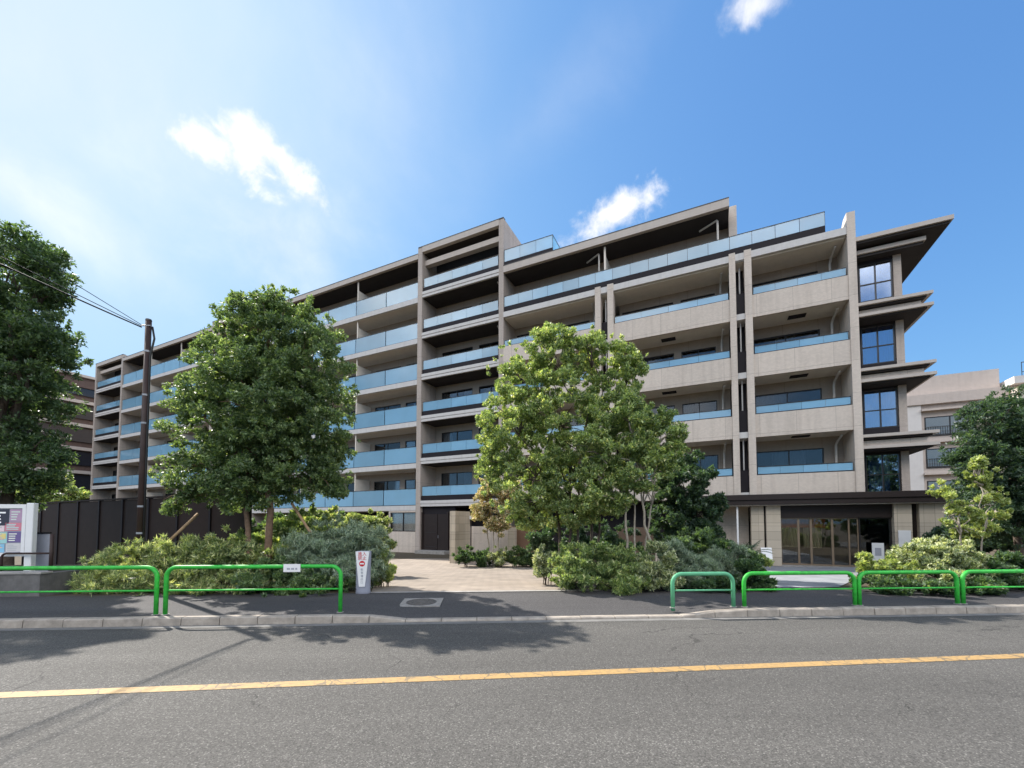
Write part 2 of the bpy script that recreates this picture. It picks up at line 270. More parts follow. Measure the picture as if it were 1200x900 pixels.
# ground surfaces
def asphalt(name, col, speck, seams=True, patches=True):
    m = bpy.data.materials.new(name); m.use_nodes = True; t = m.node_tree; b = t.nodes['Principled BSDF']
    tcn = N(t, 'ShaderNodeTexCoord'); oc = tcn.outputs['Object']
    vo = N(t, 'ShaderNodeTexVoronoi'); vo.inputs['Scale'].default_value = 105; t.links.new(oc, vo.inputs['Vector'])
    sx = N(t, 'ShaderNodeSeparateColor'); t.links.new(vo.outputs['Color'], sx.inputs[0])
    cr = N(t, 'ShaderNodeValToRGB'); t.links.new(sx.outputs[0], cr.inputs[0])
    e = cr.color_ramp.elements; e[0].color = (*[c * (1 - speck) for c in col], 1); e[1].color = (*[c * (1 + speck) for c in col], 1)
    k = e.new(0.9); k.color = (*[c * (1 + speck * 0.5) for c in col], 1); e[2].color = (*[c * (1 + 2.6 * speck) for c in col], 1)
    no = N(t, 'ShaderNodeTexNoise'); no.inputs['Scale'].default_value = 0.55; no.inputs['Detail'].default_value = 9; no.inputs['Roughness'].default_value = 0.6
    mp = N(t, 'ShaderNodeMapping'); mp.inputs['Scale'].default_value = (0.22, 1.6, 1); mp.inputs['Rotation'].default_value = (0, 0, R(-4)); t.links.new(oc, mp.inputs[0]); t.links.new(mp.outputs[0], no.inputs['Vector'])
    hs = N(t, 'ShaderNodeHueSaturation'); t.links.new(cr.outputs[0], hs.inputs['Color'])
    t.links.new(mth(t, 'ADD', mth(t, 'MULTIPLY', no.outputs['Fac'], 0.95), 0.55), hs.inputs['Value'])
    out = hs.outputs[0]
    if seams:   # hairline cracks
        n4 = N(t, 'ShaderNodeTexNoise'); n4.inputs['Scale'].default_value = 1.2; n4.inputs['Detail'].default_value = 5; t.links.new(oc, n4.inputs['Vector'])
        mv = N(t, 'ShaderNodeMix', data_type='RGBA', blend_type='LINEAR_LIGHT'); mv.inputs[0].default_value = 0.5; t.links.new(oc, mv.inputs[6]); t.links.new(n4.outputs['Color'], mv.inputs[7])
        v2 = N(t, 'ShaderNodeTexVoronoi'); v2.feature = 'DISTANCE_TO_EDGE'; v2.inputs['Scale'].default_value = 0.42; t.links.new(mv.outputs[2], v2.inputs['Vector'])
        n5 = N(t, 'ShaderNodeTexNoise'); n5.inputs['Scale'].default_value = 0.5; t.links.new(oc, n5.inputs['Vector'])
        th = mth(t, 'MULTIPLY', mth(t, 'SUBTRACT', n5.outputs['Fac'], 0.47, True), 0.035)
        f = mth(t, 'MULTIPLY', mth(t, 'LESS_THAN', v2.outputs['Distance'], th), 0.6)
        mx = N(t, 'ShaderNodeMix', data_type='RGBA', blend_type='MULTIPLY'); t.links.new(f, mx.inputs[0]); t.links.new(out, mx.inputs[6]); mx.inputs[7].default_value = (0.3, 0.3, 0.3, 1); out = mx.outputs[2]
        # oil spots
        n6 = N(t, 'ShaderNodeTexNoise'); n6.inputs['Scale'].default_value = 2.3; n6.inputs['Detail'].default_value = 3; t.links.new(oc, n6.inputs['Vector'])
        f6 = mth(t, 'MULTIPLY', mth(t, 'SUBTRACT', n6.outputs['Fac'], 0.70, True), 4.0, True)
        mx = N(t, 'ShaderNodeMix', data_type='RGBA', blend_type='MULTIPLY'); t.links.new(f6, mx.inputs[0]); t.links.new(out, mx.inputs[6]); mx.inputs[7].default_value = (0.45, 0.44, 0.43, 1); out = mx.outputs[2]
    t.links.new(out, b.inputs['Base Color']); b.inputs['Roughness'].default_value = 0.85; b.inputs['Specular IOR Level'].default_value = 0.3
    bp = N(t, 'ShaderNodeBump'); bp.inputs['Strength'].default_value = 0.55; bp.inputs['Distance'].default_value = 0.008; t.links.new(sx.outputs[1], bp.inputs['Height']); t.links.new(bp.outputs[0], b.inputs['Normal'])
    return m
M['road'] = asphalt('worn_asphalt', (0.088, 0.084, 0.077), 0.44)
M['walk'] = asphalt('sidewalk_asphalt', (0.066, 0.063, 0.063), 0.35, seams=False)
def line_mat():
    m = bpy.data.materials.new('worn_yellow_paint'); m.use_nodes = True; t = m.node_tree; b = t.nodes['Principled BSDF']
    tcn = N(t, 'ShaderNodeTexCoord'); oc = tcn.outputs['Object']
    n1 = N(t, 'ShaderNodeTexNoise'); n1.inputs['Scale'].default_value = 22; n1.inputs['Detail'].default_value = 8; n1.inputs['Roughness'].default_value = 0.7; t.links.new(oc, n1.inputs['Vector'])
    n4 = N(t, 'ShaderNodeTexNoise'); n4.inputs['Scale'].default_value = 5; n4.inputs['Detail'].default_value = 4; t.links.new(oc, n4.inputs['Vector'])
    mv = N(t, 'ShaderNodeMix', data_type='RGBA', blend_type='LINEAR_LIGHT'); mv.inputs[0].default_value = 0.14; t.links.new(oc, mv.inputs[6]); t.links.new(n4.outputs['Color'], mv.inputs[7])
    v2 = N(t, 'ShaderNodeTexVoronoi'); v2.feature = 'DISTANCE_TO_EDGE'; v2.inputs['Scale'].default_value = 3.2; t.links.new(mv.outputs[2], v2.inputs['Vector'])
    crack = mth(t, 'LESS_THAN', v2.outputs['Distance'], 0.03)
    n6 = N(t, 'ShaderNodeTexNoise'); n6.inputs['Scale'].default_value = 0.8; t.links.new(oc, n6.inputs['Vector'])
    crack = mth(t, 'MULTIPLY', crack, mth(t, 'MULTIPLY', mth(t, 'SUBTRACT', n6.outputs['Fac'], 0.36, True), 9, True))
    wear = mth(t, 'MULTIPLY', mth(t, 'SUBTRACT', n1.outputs['Fac'], 0.46, True), 6, True)
    f = mth(t, 'MAXIMUM', mth(t, 'MULTIPLY', wear, 0.55), mth(t, 'MULTIPLY', crack, 0.9))
    mx = N(t, 'ShaderNodeMix', data_type='RGBA'); t.links.new(f, mx.inputs[0]); mx.inputs[6].default_value = (0.38, 0.24, 0.09, 1); mx.inputs[7].default_value = (0.15, 0.115, 0.07, 1)
    t.links.new(mx.outputs[2], b.inputs['Base Color']); b.inputs['Roughness'].default_value = 0.7
    return m
M['yellow'] = line_mat()
def paver_mat(name, c1, c2, mortar, bw, bh, ms=0.012):
    m = bpy.data.materials.new(name); m.use_nodes = True; t = m.node_tree; b = t.nodes['Principled BSDF']
    tcn = N(t, 'ShaderNodeTexCoord'); mp = N(t, 'ShaderNodeMapping'); mp.inputs['Rotation'].default_value = (0, 0, R(24)); t.links.new(tcn.outputs['Object'], mp.inputs[0])
    br = N(t, 'ShaderNodeTexBrick'); t.links.new(mp.outputs[0], br.inputs['Vector']); br.inputs['Scale'].default_value = 1
    br.inputs['Color1'].default_value = (*c1, 1); br.inputs['Color2'].default_value = (*c2, 1); br.inputs['Mortar'].default_value = (*mortar, 1)
    br.inputs['Mortar Size'].default_value = ms; br.inputs['Brick Width'].default_value = bw; br.inputs['Row Height'].default_value = bh
    no = N(t, 'ShaderNodeTexNoise'); no.inputs['Scale'].default_value = 1.3; no.inputs['Detail'].default_value = 8; t.links.new(tcn.outputs['Object'], no.inputs['Vector'])
    hs = N(t, 'ShaderNodeHueSaturation'); t.links.new(br.outputs['Color'], hs.inputs['Color']); t.links.new(mth(t, 'ADD', mth(t, 'MULTIPLY', no.outputs['Fac'], 0.9), 0.55), hs.inputs['Value'])
    t.links.new(hs.outputs[0], b.inputs['Base Color']); b.inputs['Roughness'].default_value = 0.85
    bp = N(t, 'ShaderNodeBump'); bp.invert = True; bp.inputs['Strength'].default_value = 0.5; bp.inputs['Distance'].default_value = 0.006; t.links.new(br.outputs['Fac'], bp.inputs['Height']); t.links.new(bp.outputs[0], b.inputs['Normal'])
    return m
M['paver'] = paver_mat('pinkish_beige_paver', (0.250, 0.208, 0.168), (0.272, 0.226, 0.182), (0.19, 0.16, 0.132), 0.3, 0.3)
M['path'] = paver_mat('pale_grey_slab_paving', (0.20, 0.21, 0.225), (0.23, 0.24, 0.255), (0.25, 0.25, 0.25), 0.6, 0.6)
M['soil'] = mat('soil_and_leaf_litter', (0.075, 0.058, 0.036), 0.95, var=0.45, scale=6, bump=0.8, bscale=25)
M['iron'] = mat('cast_iron', (0.13, 0.12, 0.11), 0.7, metal=0.4, var=0.3, scale=20, bump=0.6, bscale=45)
def kerb_mat():
    m = mat('kerb_stone', (0.32, 0.28, 0.235), 0.9, var=0.28, scale=6, bump=0.35, bscale=50)
    return m
M['kerb'] = kerb_mat()

# ------------------------------------------------------------------ mesh helpers
class MB:
    def __init__(s): s.v = []; s.f = []
    def box(s, x0, x1, y0, y1, z0, z1):
        i = len(s.v)
        s.v += [(x0, y0, z0), (x1, y0, z0), (x1, y1, z0), (x0, y1, z0), (x0, y0, z1), (x1, y0, z1), (x1, y1, z1), (x0, y1, z1)]
        s.f += [tuple(i + k for k in q) for q in ((3, 2, 1, 0), (4, 5, 6, 7), (0, 1, 5, 4), (1, 2, 6, 5), (2, 3, 7, 6), (3, 0, 4, 7))]
        return s
    def quad(s, a, b, c, d):
        i = len(s.v); s.v += [tuple(a), tuple(b), tuple(c), tuple(d)]; s.f.append((i, i + 1, i + 2, i + 3)); return s
    def poly(s, pts):
        i = len(s.v); s.v += [tuple(p) for p in pts]; s.f.append(tuple(range(i, i + len(pts)))); return s
    def prism(s, pts, z0, z1):     # pts: CCW outline (x, y)
        i = len(s.v); n = len(pts)
        s.v += [(p[0], p[1], z0) for p in pts] + [(p[0], p[1], z1) for p in pts]
        s.f.append(tuple(i + k for k in reversed(range(n)))); s.f.append(tuple(i + n + k for k in range(n)))
        for k in range(n): s.f.append((i + k, i + (k + 1) % n, i + n + (k + 1) % n, i + n + k))
        return s
    def extr_x(s, prof, x0, x1):   # prof: outline (y, z)
        i = len(s.v); n = len(prof)
        s.v += [(x0, p[0], p[1]) for p in prof] + [(x1, p[0], p[1]) for p in prof]
        s.f.append(tuple(i + k for k in range(n))); s.f.append(tuple(i + n + k for k in reversed(range(n))))
        for k in range(n): s.f.append((i + (k + 1) % n, i + k, i + n + k, i + n + (k + 1) % n))
        return s
    def tube(s, pts, rad, seg=8, cap=True):
        pts = [Vector(p) for p in pts]
        if isinstance(rad, (int, float)): rad = [rad] * len(pts)
        i0 = len(s.v); n = len(pts); prev = None
        for k, p in enumerate(pts):
            t = (pts[min(k + 1, n - 1)] - pts[max(k - 1, 0)]).normalized()
            if prev is None:
                ref = Vector((1, 0, 0)) if abs(t.x) < 0.9 else Vector((0, 1, 0))
                a = t.cross(ref).normalized()
            else:
                a = (prev - t * prev.dot(t)).normalized()
            prev = a; b = t.cross(a)
            for j in range(seg):
                an = 2 * math.pi * j / seg
                q = p + (a * math.cos(an) + b * math.sin(an)) * rad[k]; s.v.append(tuple(q))
        for k in range(n - 1):
            for j in range(seg):
                a0 = i0 + k * seg + j; a1 = i0 + k * seg + (j + 1) % seg
                s.f.append((a0, a1, a1 + seg, a0 + seg))
        if cap:
            s.f.append(tuple(i0 + j for j in reversed(range(seg)))); s.f.append(tuple(i0 + (n - 1) * seg + j for j in range(seg)))
        return s
    def build(s, name, m, parent=None, smooth=False, bevel=0.0, world=False):
        me = bpy.data.meshes.new(name); me.from_pydata(s.v, [], s.f); me.update()
        if smooth: me.polygons.foreach_set('use_smooth', [True] * len(me.polygons))
        o = bpy.data.objects.new(name, me); COL.objects.link(o)
        if m: me.materials.append(M[m] if isinstance(m, str) else m)
        if parent: o.parent = parent
        if bevel:
            bv = o.modifiers.new('bevel', 'BEVEL'); bv.width = bevel; bv.segments = 2; bv.limit_method = 'ANGLE'
        return o
def tag(o, label=None, cat=None, group=None, kind=None):
    if label: o['label'] = label
    if cat: o['category'] = cat
    if group: o['group'] = group
    if kind: o['kind'] = kind
    return o
def empty(name, label, cat, loc=(0, 0, 0), rz=0, group=None):
    o = bpy.data.objects.new(name, None); COL.objects.link(o); o.location = loc; o.rotation_euler = (0, 0, rz)
    o.empty_display_size = 0.3
    return tag(o, label, cat, group)
def copy_tree(o, parent=None):
    c = o.copy(); COL.objects.link(c)
    if parent: c.parent = parent
    for ch in list(o.children): copy_tree(ch, c)
    return c

# ------------------------------------------------------------------ the ground, road and sidewalk
KD = Vector((1, 0.065, 0)).normalized(); KN = Vector((-KD.y, KD.x, 0)); K0 = Vector((0, 7.17, 0))
def kp(a, v, z=0): p = K0 + KD * a + KN * v; return (p.x, p.y, z)      # along the kerb, behind the kerb face
def kcoord(x, y): d = Vector((x, y, 0)) - K0; return d.dot(KD), d.dot(KN)
SW = 2.3; SWZ = 0.13
def gz(x, y):
    v = kcoord(x, y)[1]
    if v <= SW: return SWZ
    return 0.125 - 0.575 * min(1, (v - SW) / 10.0)
def ground_at(px, py):
    d = pdir(px, py); z = 0.0
    for _ in range(30):
        t = (z - CZ) / d.z; z = gz(d.x * t, d.y * t)
    return (d.x * t, d.y * t)
mb = MB()
rows = [(-900, -0.06), (SW - 0.35, -0.06), (SW - 0.1, 0.10), (SW, 0.118), (SW + 10.0, -0.457), (1500, -0.457)]
for (v0, z0), (v1, z1) in zip(rows, rows[1:]):
    mb.quad(kp(-1500, v0, z0), kp(1500, v0, z0), kp(1500, v1, z1), kp(-1500, v1, z1))
tag(mb.build('ground', 'soil'), kind='structure')
mb = MB(); mb.quad(kp(-900, -9.5, 0), kp(900, -9.5, 0), kp(900, 0.02, 0), kp(-900, 0.02, 0))
tag(mb.build('road', 'road'), kind='structure')
Y0, Y1 = Vector((-4.97, 4.10, 0)), Vector((6.47, 5.30, 0)); yd = (Y1 - Y0).normalized(); yn = Vector((-yd.y, yd.x, 0))
mb = MB(); a = Y0 - yd * 300; b = Y0 + yd * 300
for k in range(60):
    p, q = a + (b - a) * k / 60, a + (b - a) * (k + 1) / 60
    mb.quad(p - yn * 0.075 + Vector((0, 0, .004)), q - yn * 0.075 + Vector((0, 0, .004)), q + yn * 0.075 + Vector((0, 0, .004)), p + yn * 0.075 + Vector((0, 0, .004)))
tag(mb.build('road_centre_line', 'yellow'), kind='structure')
# sidewalk slab (dips to the lowered kerb at the driveway)
A_DROP0, A_DROP1 = kcoord(*ground_at(425, 720))[0], kcoord(*ground_at(845, 712))[0]
def kh(a):           # kerb height along the kerb
    lo = 0.04; r = 0.62
    if a < A_DROP0 or a > A_DROP1: return SWZ
    if a < A_DROP0 + r: return SWZ + (lo - SWZ) * (a - A_DROP0) / r
    if a > A_DROP1 - r * 1.3: return lo + (SWZ - lo) * (a - A_DROP1 + r * 1.3) / (r * 1.3)
    return lo
mb = MB()
aa = [-300, -60] + list(np.arange(-20, 26, 0.31)) + [60, 300]
for a0, a1 in zip(aa, aa[1:]):
    vs = [0.155, 1.1, SW]
    for v0, v1 in zip(vs, vs[1:]):
        def h(a, v): return kh(a) - 0.006 + (SWZ - kh(a)) * max(0, (v - 0.155) / (SW - 0.155))
        mb.quad(kp(a0, v0, h(a0, v0)), kp(a1, v0, h(a1, v0)), kp(a1, v1, h(a1, v1)), kp(a0, v1, h(a0, v1)))
tag(mb.build('sidewalk', 'walk'), kind='structure')
# kerb stones along the road
mb = MB(); a = -24.0
while a < 24:
    L = 0.6; a0, a1 = a + 0.006, a + L - 0.006; j = random.uniform(-.004, .004)
    h0, h1 = kh(a0) + j, kh(a1) + j
    i = len(mb.v); ch = 0.018
    for (aq, h) in ((a0, h0), (a1, h1)):
        mb.v += [kp(aq, 0.0 + j, -0.05), kp(aq, 0.012 + j, h - ch), kp(aq, 0.012 + ch + j, h), kp(aq, 0.15, h), kp(aq, 0.15, -0.05)]
    for k in range(4): mb.f.append((i + k + 1, i + k, i + 5 + k, i + 6 + k))
    mb.f.append((i, i + 1, i + 2, i + 3, i + 4)); mb.f.append((i + 9, i + 8, i + 7, i + 6, i + 5))
    a += L
for s_ in (-1, 1):
    mb.box(0, 0.001, 0, 0.001, -0.2, -0.199)
tag(mb.build('kerb', 'kerb'), kind='structure')
mb = MB()
mb.quad(kp(-24, -0.16, 0.004), kp(24, -0.16, 0.004), kp(24, 0.0, 0.004), kp(-24, 0.0, 0.004))
tag(mb.build('gutter', mat('gutter_concrete', (0.16, 0.155, 0.145), 0.9, var=0.3, scale=4)), kind='structure')
# driveway of pinkish pavers, its concrete edging, and the entrance path
def lay(name, pxs, m, dz=0.006, vmin=SW + .092):
    pts = [ground_at(*p) for p in pxs]
    lo = []
    for x, y in pts:
        a_, v_ = kcoord(x, y); q_ = kp(a_, max(v_, vmin)); lo.append((q_[0], q_[1]))
    # split at the foot of the slope so that the sheet follows the ground
    vlim = SW + 10.0
    def clip(poly, keep_low):
        out = []
        for (p, q) in zip(poly, poly[1:] + poly[:1]):
            vp, vq = kcoord(*p)[1] - vlim, kcoord(*q)[1] - vlim
            ip, iq = (vp <= 0) == keep_low, (vq <= 0) == keep_low
            if ip: out.append(p)
            if ip != iq:
                t = vp / (vp - vq); out.append((p[0] + (q[0] - p[0]) * t, p[1] + (q[1] - p[1]) * t))
        return out
    mb = MB()
    for kl in (True, False):
        c = clip(lo, kl)
        if len(c) > 2: mb.poly([(x, y, gz(x, y) + dz) for x, y in c])
    return tag(mb.build(name, m), kind='structure')
lay('driveway', [(428, 698), (724, 698), (690, 684), (660, 675), (645, 667), (636, 662), (560, 655), (490, 654.5), (455, 656), (452, 668), (440, 680)], 'paver')
lay('entrance_path', [(896, 697), (1034, 697), (1016, 672), (1012, 656), (890, 657), (893, 672)], 'path', 0.012)
mb = MB(); a0 = kcoord(*ground_at(425, 694))[0]; a1 = kcoord(*ground_at(730, 693))[0]
mb.quad(kp(a0, SW - 0.07, SWZ + .004), kp(a1, SW - 0.07, SWZ + .004), kp(a1, SW + 0.09, SWZ + .004), kp(a0, SW + 0.09, SWZ + .004))
tag(mb.build('driveway_edging', 'concrete'), kind='structure')

# ------------------------------------------------------------------ the apartment building
P0 = Vector((-6.93, 29.8, 0)); RZ = math.atan2(-1, 2.068)
apt = empty('apartment_building', 'long beige apartment building of seven storeys with blue glass balconies and deep dark eaves', 'apartment building', P0, RZ)
SB = {k: 2.85 + 3.06 * (k - 2) for k in range(2, 9)}
WB = 1.75; WI = 3.4; G0 = -0.5
def part(mb, name, m, parent=apt, **kw): return mb.build(name, m, parent, **kw)
def bx(name, m, x0, x1, y0, y1, z0, z1, parent=apt, **kw): return MB().box(x0, x1, y0, y1, z0, z1).build(name, m, parent, **kw)

# fins (walls between bays, running from front to back)
fins = [(-51.4, -51.05, 21.95), (-44.62, -44.27, 21.95), (-25.95, -25.6, 21.95), (-19.15, -18.8, 21.95), (0.0, 0.39, 21.95), (6.72, 7.07, 21.95)]
for (u0, u1, zt) in fins: bx('fin_wall', 'tile_grey', u0, u1, 0.0, WI, G0, zt)
# end wall of the roof storey above the lower wing, and gable at far left
bx('side_wall', 'tile_grey', 6.72, 7.068, WI + .002, 11.0, 18.6, 21.95)
bx('side_wall', 'tile_grey', -51.4, -51.05, WI + .002, 11.0, G0, 21.95)

bays_wide = [(-44.27, -25.95, [-38.2, -32.0]), (-18.8, 0.0, [-12.5, -6.2])]
bays_narrow = [(-51.05, -44.62), (-25.6, -19.15), (0.39, 6.72)]
rr = random.Random(3)
def window_unit(u0, u1, z0, z1, w, lbl=None, panes=2, curtain=0.0, rail=False, gm='glass', parent=apt, cpos=0.0):
    """frame (part) > pane, curtain"""
    ft = 0.05
    f = MB(); f.box(u0, u1, w - .05, w + .05, z0, z0 + ft).box(u0, u1, w - .05, w + .05, z1 - ft, z1)
    n = panes
    for k in range(n + 1):
        x = u0 + (u1 - u0) * k / n
        xa = u0 if k == 0 else (u1 - ft if k == n else x - ft / 2)
        f.box(xa, xa + ft, w - .048, w + .048, z0 + ft, z1 - ft)
    if rail:
        zm = z0 + (z1 - z0) * 0.46; f.box(u0 + ft, u1 - ft, w - .045, w + .045, zm - .022, zm + .022)
    fr = part(f, 'window', 'frame', parent)
    if lbl: fr['label'] = lbl
    g = MB(); g.box(u0 + ft, u1 - ft, w - .006, w + .006, z0 + ft, z1 - ft)
    part(g, 'pane', gm, fr)
    if curtain > 0:
        c = MB(); L = (u1 - u0) * curtain; xs = u0 + .03 + (u1 - u0 - .06 - L) * cpos; nst = max(6, int(L / 0.05))
        pts = [(xs + L * i / nst, w + .16 + .03 * math.sin(i * 1.9) + .012 * math.sin(i * 0.7)) for i in range(nst + 1)]
        for (p, q) in zip(pts, pts[1:]): c.quad((p[0], p[1], z0 + .02), (q[0], q[1], z0 + .02), (q[0], q[1], z1 - .02), (p[0], p[1], z1 - .02))
        part(c, 'curtain', rr.choice(['curtain', 'curtain', 'curtain_beige', 'curtain_grey']), fr, smooth=True)
    return fr
M['tile_back'] = tile_mat('shade_toned_balcony_wall', (0.40, 0.325, 0.265), (0.34, 0.28, 0.23), 0.10, 0.05, 0.004, var=0.05, streak=0.1)  # darker tile for balcony rear walls, deep recess shade put into the colour
def back_wall(u0, u1, z0, z1, openings, w=WB, m='tile_back'):
    """rear wall of a balcony with door openings (a, b, ztop)"""
    mb = MB(); x = u0
    for (a, b, zt) in openings:
        if a > x: mb.box(x, a, w, w + .18, z0, z1)
        mb.box(a, b, w, w + .18, zt, z1); x = b
    if x < u1: mb.box(x, u1, w, w + .18, z0, z1)
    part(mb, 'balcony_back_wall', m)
rr = random.Random(3)
def openings_for(u0, u1, zf, n):
    seg = (u1 - u0) / n; out = []
    for k in range(n):
        a = u0 + seg * k
        out.append((a + seg * 0.09, a + seg * 0.09 + 2.7, zf + 2.12))
        if seg > 4.5: out.append((a + seg * 0.60, a + seg * 0.60 + 1.95, zf + 2.12))
    return out
def fill_windows(ops, zf, w=WB):
    for (a, b, zt) in ops:
        window_unit(a, b, zf + .04, zt, w + .09, panes=2, curtain=rr.choice([0, 0.3, 0.4, 0.5, 0.95]), cpos=rr.choice([0, 1, 0.5]))
# ---- left wing, wide bays
for (u0, u1, posts) in bays_wide:
    zbase = SB[2] - .28
    ops = openings_for(u0, u1, G0, 3)
    back_wall(u0, u1, G0, zbase, [], m='dark_panel')
    for k in range(2, 8):
        zs = SB[k] - .27; zf = zs + .36; znext = SB[k + 1] - .27 if k < 7 else 21.14
        bx('balcony_slab', 'slab', u0 + .002, u1 - .002, 0.03, WI, zs + .002, zf)
        bx('soffit', 'soffit', u0 + .004, u1 - .004, 0.16, WB - .004, zs - .03, zs - .001)
        g = MB(); L = u1 - u0; n = 6
        for i in range(n): g.box(u0 + .05 + i * L / n, u0 + (i + 1) * L / n - .02, 0.10, 0.125, zf + .05, zf + 1.2)
        gg = part(g, 'balcony_glass', 'bglass')
        r_ = MB().box(u0 + .03, u1 - .03, 0.085, 0.14, zf + 1.2, zf + 1.235).box(u0 + .03, u1 - .03, 0.085, 0.14, zf + .001, zf + .05); part(r_, 'rail', 'frame', gg)
        ops = openings_for(u0, u1, zf, 3)
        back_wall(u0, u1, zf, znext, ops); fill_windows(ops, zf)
        for pu in posts:
            p = MB().box(pu - .04, pu + .04, 0.2, 0.28, zf, znext - .03).box(pu - .02, pu + .02, 0.282, WB - .002, zf + .02, zf + 2.2)
            part(p, 'partition', 'soffit')
    # roof
    bx('roof', 'fascia', u0 + .002, u1 - .002, -0.02, 11.0, 21.14, 21.5)
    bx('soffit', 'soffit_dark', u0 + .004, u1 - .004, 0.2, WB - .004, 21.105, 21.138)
# ---- left wing, narrow bays: dark base panel below the glass
for (u0, u1) in bays_narrow:
    if u0 > 0: pass
    for k in range(2, 8):
        zs = SB[k]; zf = zs + .42; znext = SB[k + 1] if k < 7 else 20.9
        s_ = MB().box(u0 + .002, u1 - .002, 0.06, WI, zs + .004, zf).box(u0 + .002, u1 - .002, 0.02, 0.06, zs + .004, zs + .17).box(u0 + .002, u1 - .002, 0.0, 0.06, zs + .21, zf)
        part(s_, 'balcony_slab', 'slab')
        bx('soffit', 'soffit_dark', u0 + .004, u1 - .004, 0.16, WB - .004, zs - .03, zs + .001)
        bx('balcony_panel', 'dark_panel', u0 + .004, u1 - .06, 0.10, 0.16, zf + .001, zf + .35)
        g = MB(); L = u1 - u0 - .2
        for i in range(5): g.box(u0 + .1 + i * L / 5 + .01, u0 + .1 + (i + 1) * L / 5 - .01, 0.11, 0.135, zf + .36, zf + 1.0)
        gg = part(g, 'balcony_glass', 'bglass')
        r_ = MB().box(u0 + .06, u1 - .06, 0.10, 0.145, zf + 1.0, zf + 1.03); part(r_, 'rail', 'frame', gg)
        ops = openings_for(u0, u1, zf, 1)
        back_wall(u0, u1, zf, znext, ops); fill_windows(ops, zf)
        if u0 > -1: part(MB().tube([(u1 - .35, WB - .25, zf), (u1 - .35, WB - .25, zs + 2.7), (u1 - .35, .5, znext - .12)], .05, 8), 'downpipe', 'pipe')
    bx('roof', 'fascia', u0 + .002, u1 - .002, -0.02, 11.0, 21.55, 21.95)
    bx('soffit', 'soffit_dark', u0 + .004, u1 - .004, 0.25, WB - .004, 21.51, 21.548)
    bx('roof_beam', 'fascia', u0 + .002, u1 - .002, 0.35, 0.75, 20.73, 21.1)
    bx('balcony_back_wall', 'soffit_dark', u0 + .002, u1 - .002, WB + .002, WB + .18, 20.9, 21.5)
    if u0 < 0: back_wall(u0, u1, G0, SB[2], [])
for (u0, u1, zc) in [(a, b, 21.503) for a, b, _ in bays_wide] + [(a - .36, b + .36, 21.953) for a, b in bays_narrow] + [(7.072, 20.3, 18.652)]:
    bx('coping', 'frame', u0, u1, -.035, .25, zc, zc + .045)
# ---- rear mass of both wings
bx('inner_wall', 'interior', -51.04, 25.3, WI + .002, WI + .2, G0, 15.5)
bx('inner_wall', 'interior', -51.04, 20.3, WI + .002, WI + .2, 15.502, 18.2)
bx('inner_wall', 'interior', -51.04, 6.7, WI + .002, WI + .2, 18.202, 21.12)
core = MB().box(-51.04, 6.7, WI + .202, 10.9, G0, 21.1).box(7.1, 25.3, WI + .202, 10.9, G0, 15.4).box(7.1, 20.6, WI + .202, 10.9, 15.41, 18.2)
part(core, 'rear_wall', 'tile')
# ---- right wing
RB = [(7.07, 13.18), (14.26, 20.22), (21.23, 25.12)]
for (a, b) in ((13.18, 13.51), (13.91, 14.26), (20.22, 20.51), (20.91, 21.23)):
    bx('column', 'tile', a, b, -0.06, 0.42, 2.86, 15.62)
part(MB().extr_x([(-.05, 2.9), (-.05, 16.2), (0.5, 16.2), (1.6, 15.55), (WI, 15.55), (WI, 2.9)], 25.12, 25.44), 'fin_wall', 'tile')
for (g0, g1) in ((13.51, 13.91), (20.51, 20.91)):       # slots between paired columns
    bx('slot_panel', 'dark_panel', g0, g1, 1.0, 1.05, 2.9, 15.2)
    for k in range(2, 7):
        bx('balcony_slab', 'slab', g0 + .002, g1 - .002, 0.05, 1.0, SB[k] + .06, SB[k] + .36)
        if k < 6: bx('slot_panel', 'dark_panel', g0 + .002, g1 - .002, 0.2, 0.24, SB[k] + .361, SB[k] + 1.5)
    part(MB().tube([((g0 + g1) / 2, 0.45, 3.3), ((g0 + g1) / 2, 0.45, 15.0)], .035, 8), 'downpipe', 'white')
for bi, (u0, u1) in enumerate(RB):
    for k in range(2, 6):
        zs = SB[k]; zf = zs + .40; znext = SB[k + 1]
        bx('balcony_slab', 'soffit', u0 + .002, u1 - .002, 0.16, WI, zs + .10, zf)
        bx('balcony_parapet', 'tile', u0 + .002, u1 - .002, 0.0, 0.158, zs + .05, zs + 1.2)
        g = MB(); n = 4; L = u1 - u0 - .12
        for i in range(n): g.box(u0 + .06 + i * L / n + .006, u0 + .06 + (i + 1) * L / n - .006, 0.07, 0.09, zs + 1.26, zs + 1.60)
        gg = part(g, 'balcony_glass', 'bglass')
        part(MB().box(u0 + .04, u1 - .04, 0.055, 0.105, zs + 1.60, zs + 1.635).box(u0 + .04, u1 - .04, 0.055, 0.105, zs + 1.205, zs + 1.255), 'rail', 'frame', gg)
        seg = u1 - u0
        ops = [(u0 + .15, u0 + 3.1, zf + 2.22)] + ([(u0 + 3.5, u0 + 5.3, zf + 2.22)] if seg > 5 else [])
        back_wall(u0, u1, zf, znext + .1, ops); fill_windows(ops, zf)
        part(MB().box(u0 + seg * .42, u0 + seg * .42 + .75, .75, 1.15, zs + .06, zs + .098), 'ceiling_vent', 'dark_panel')
        px_ = u1 - .38
        part(MB().tube([(px_, WB - .4, zf), (px_, WB - .4, znext - .45), (px_ + .02, WB - .5, znext - .3), (px_ + .05, .5, znext - .08)], .055, 8), 'downpipe', 'pipe')
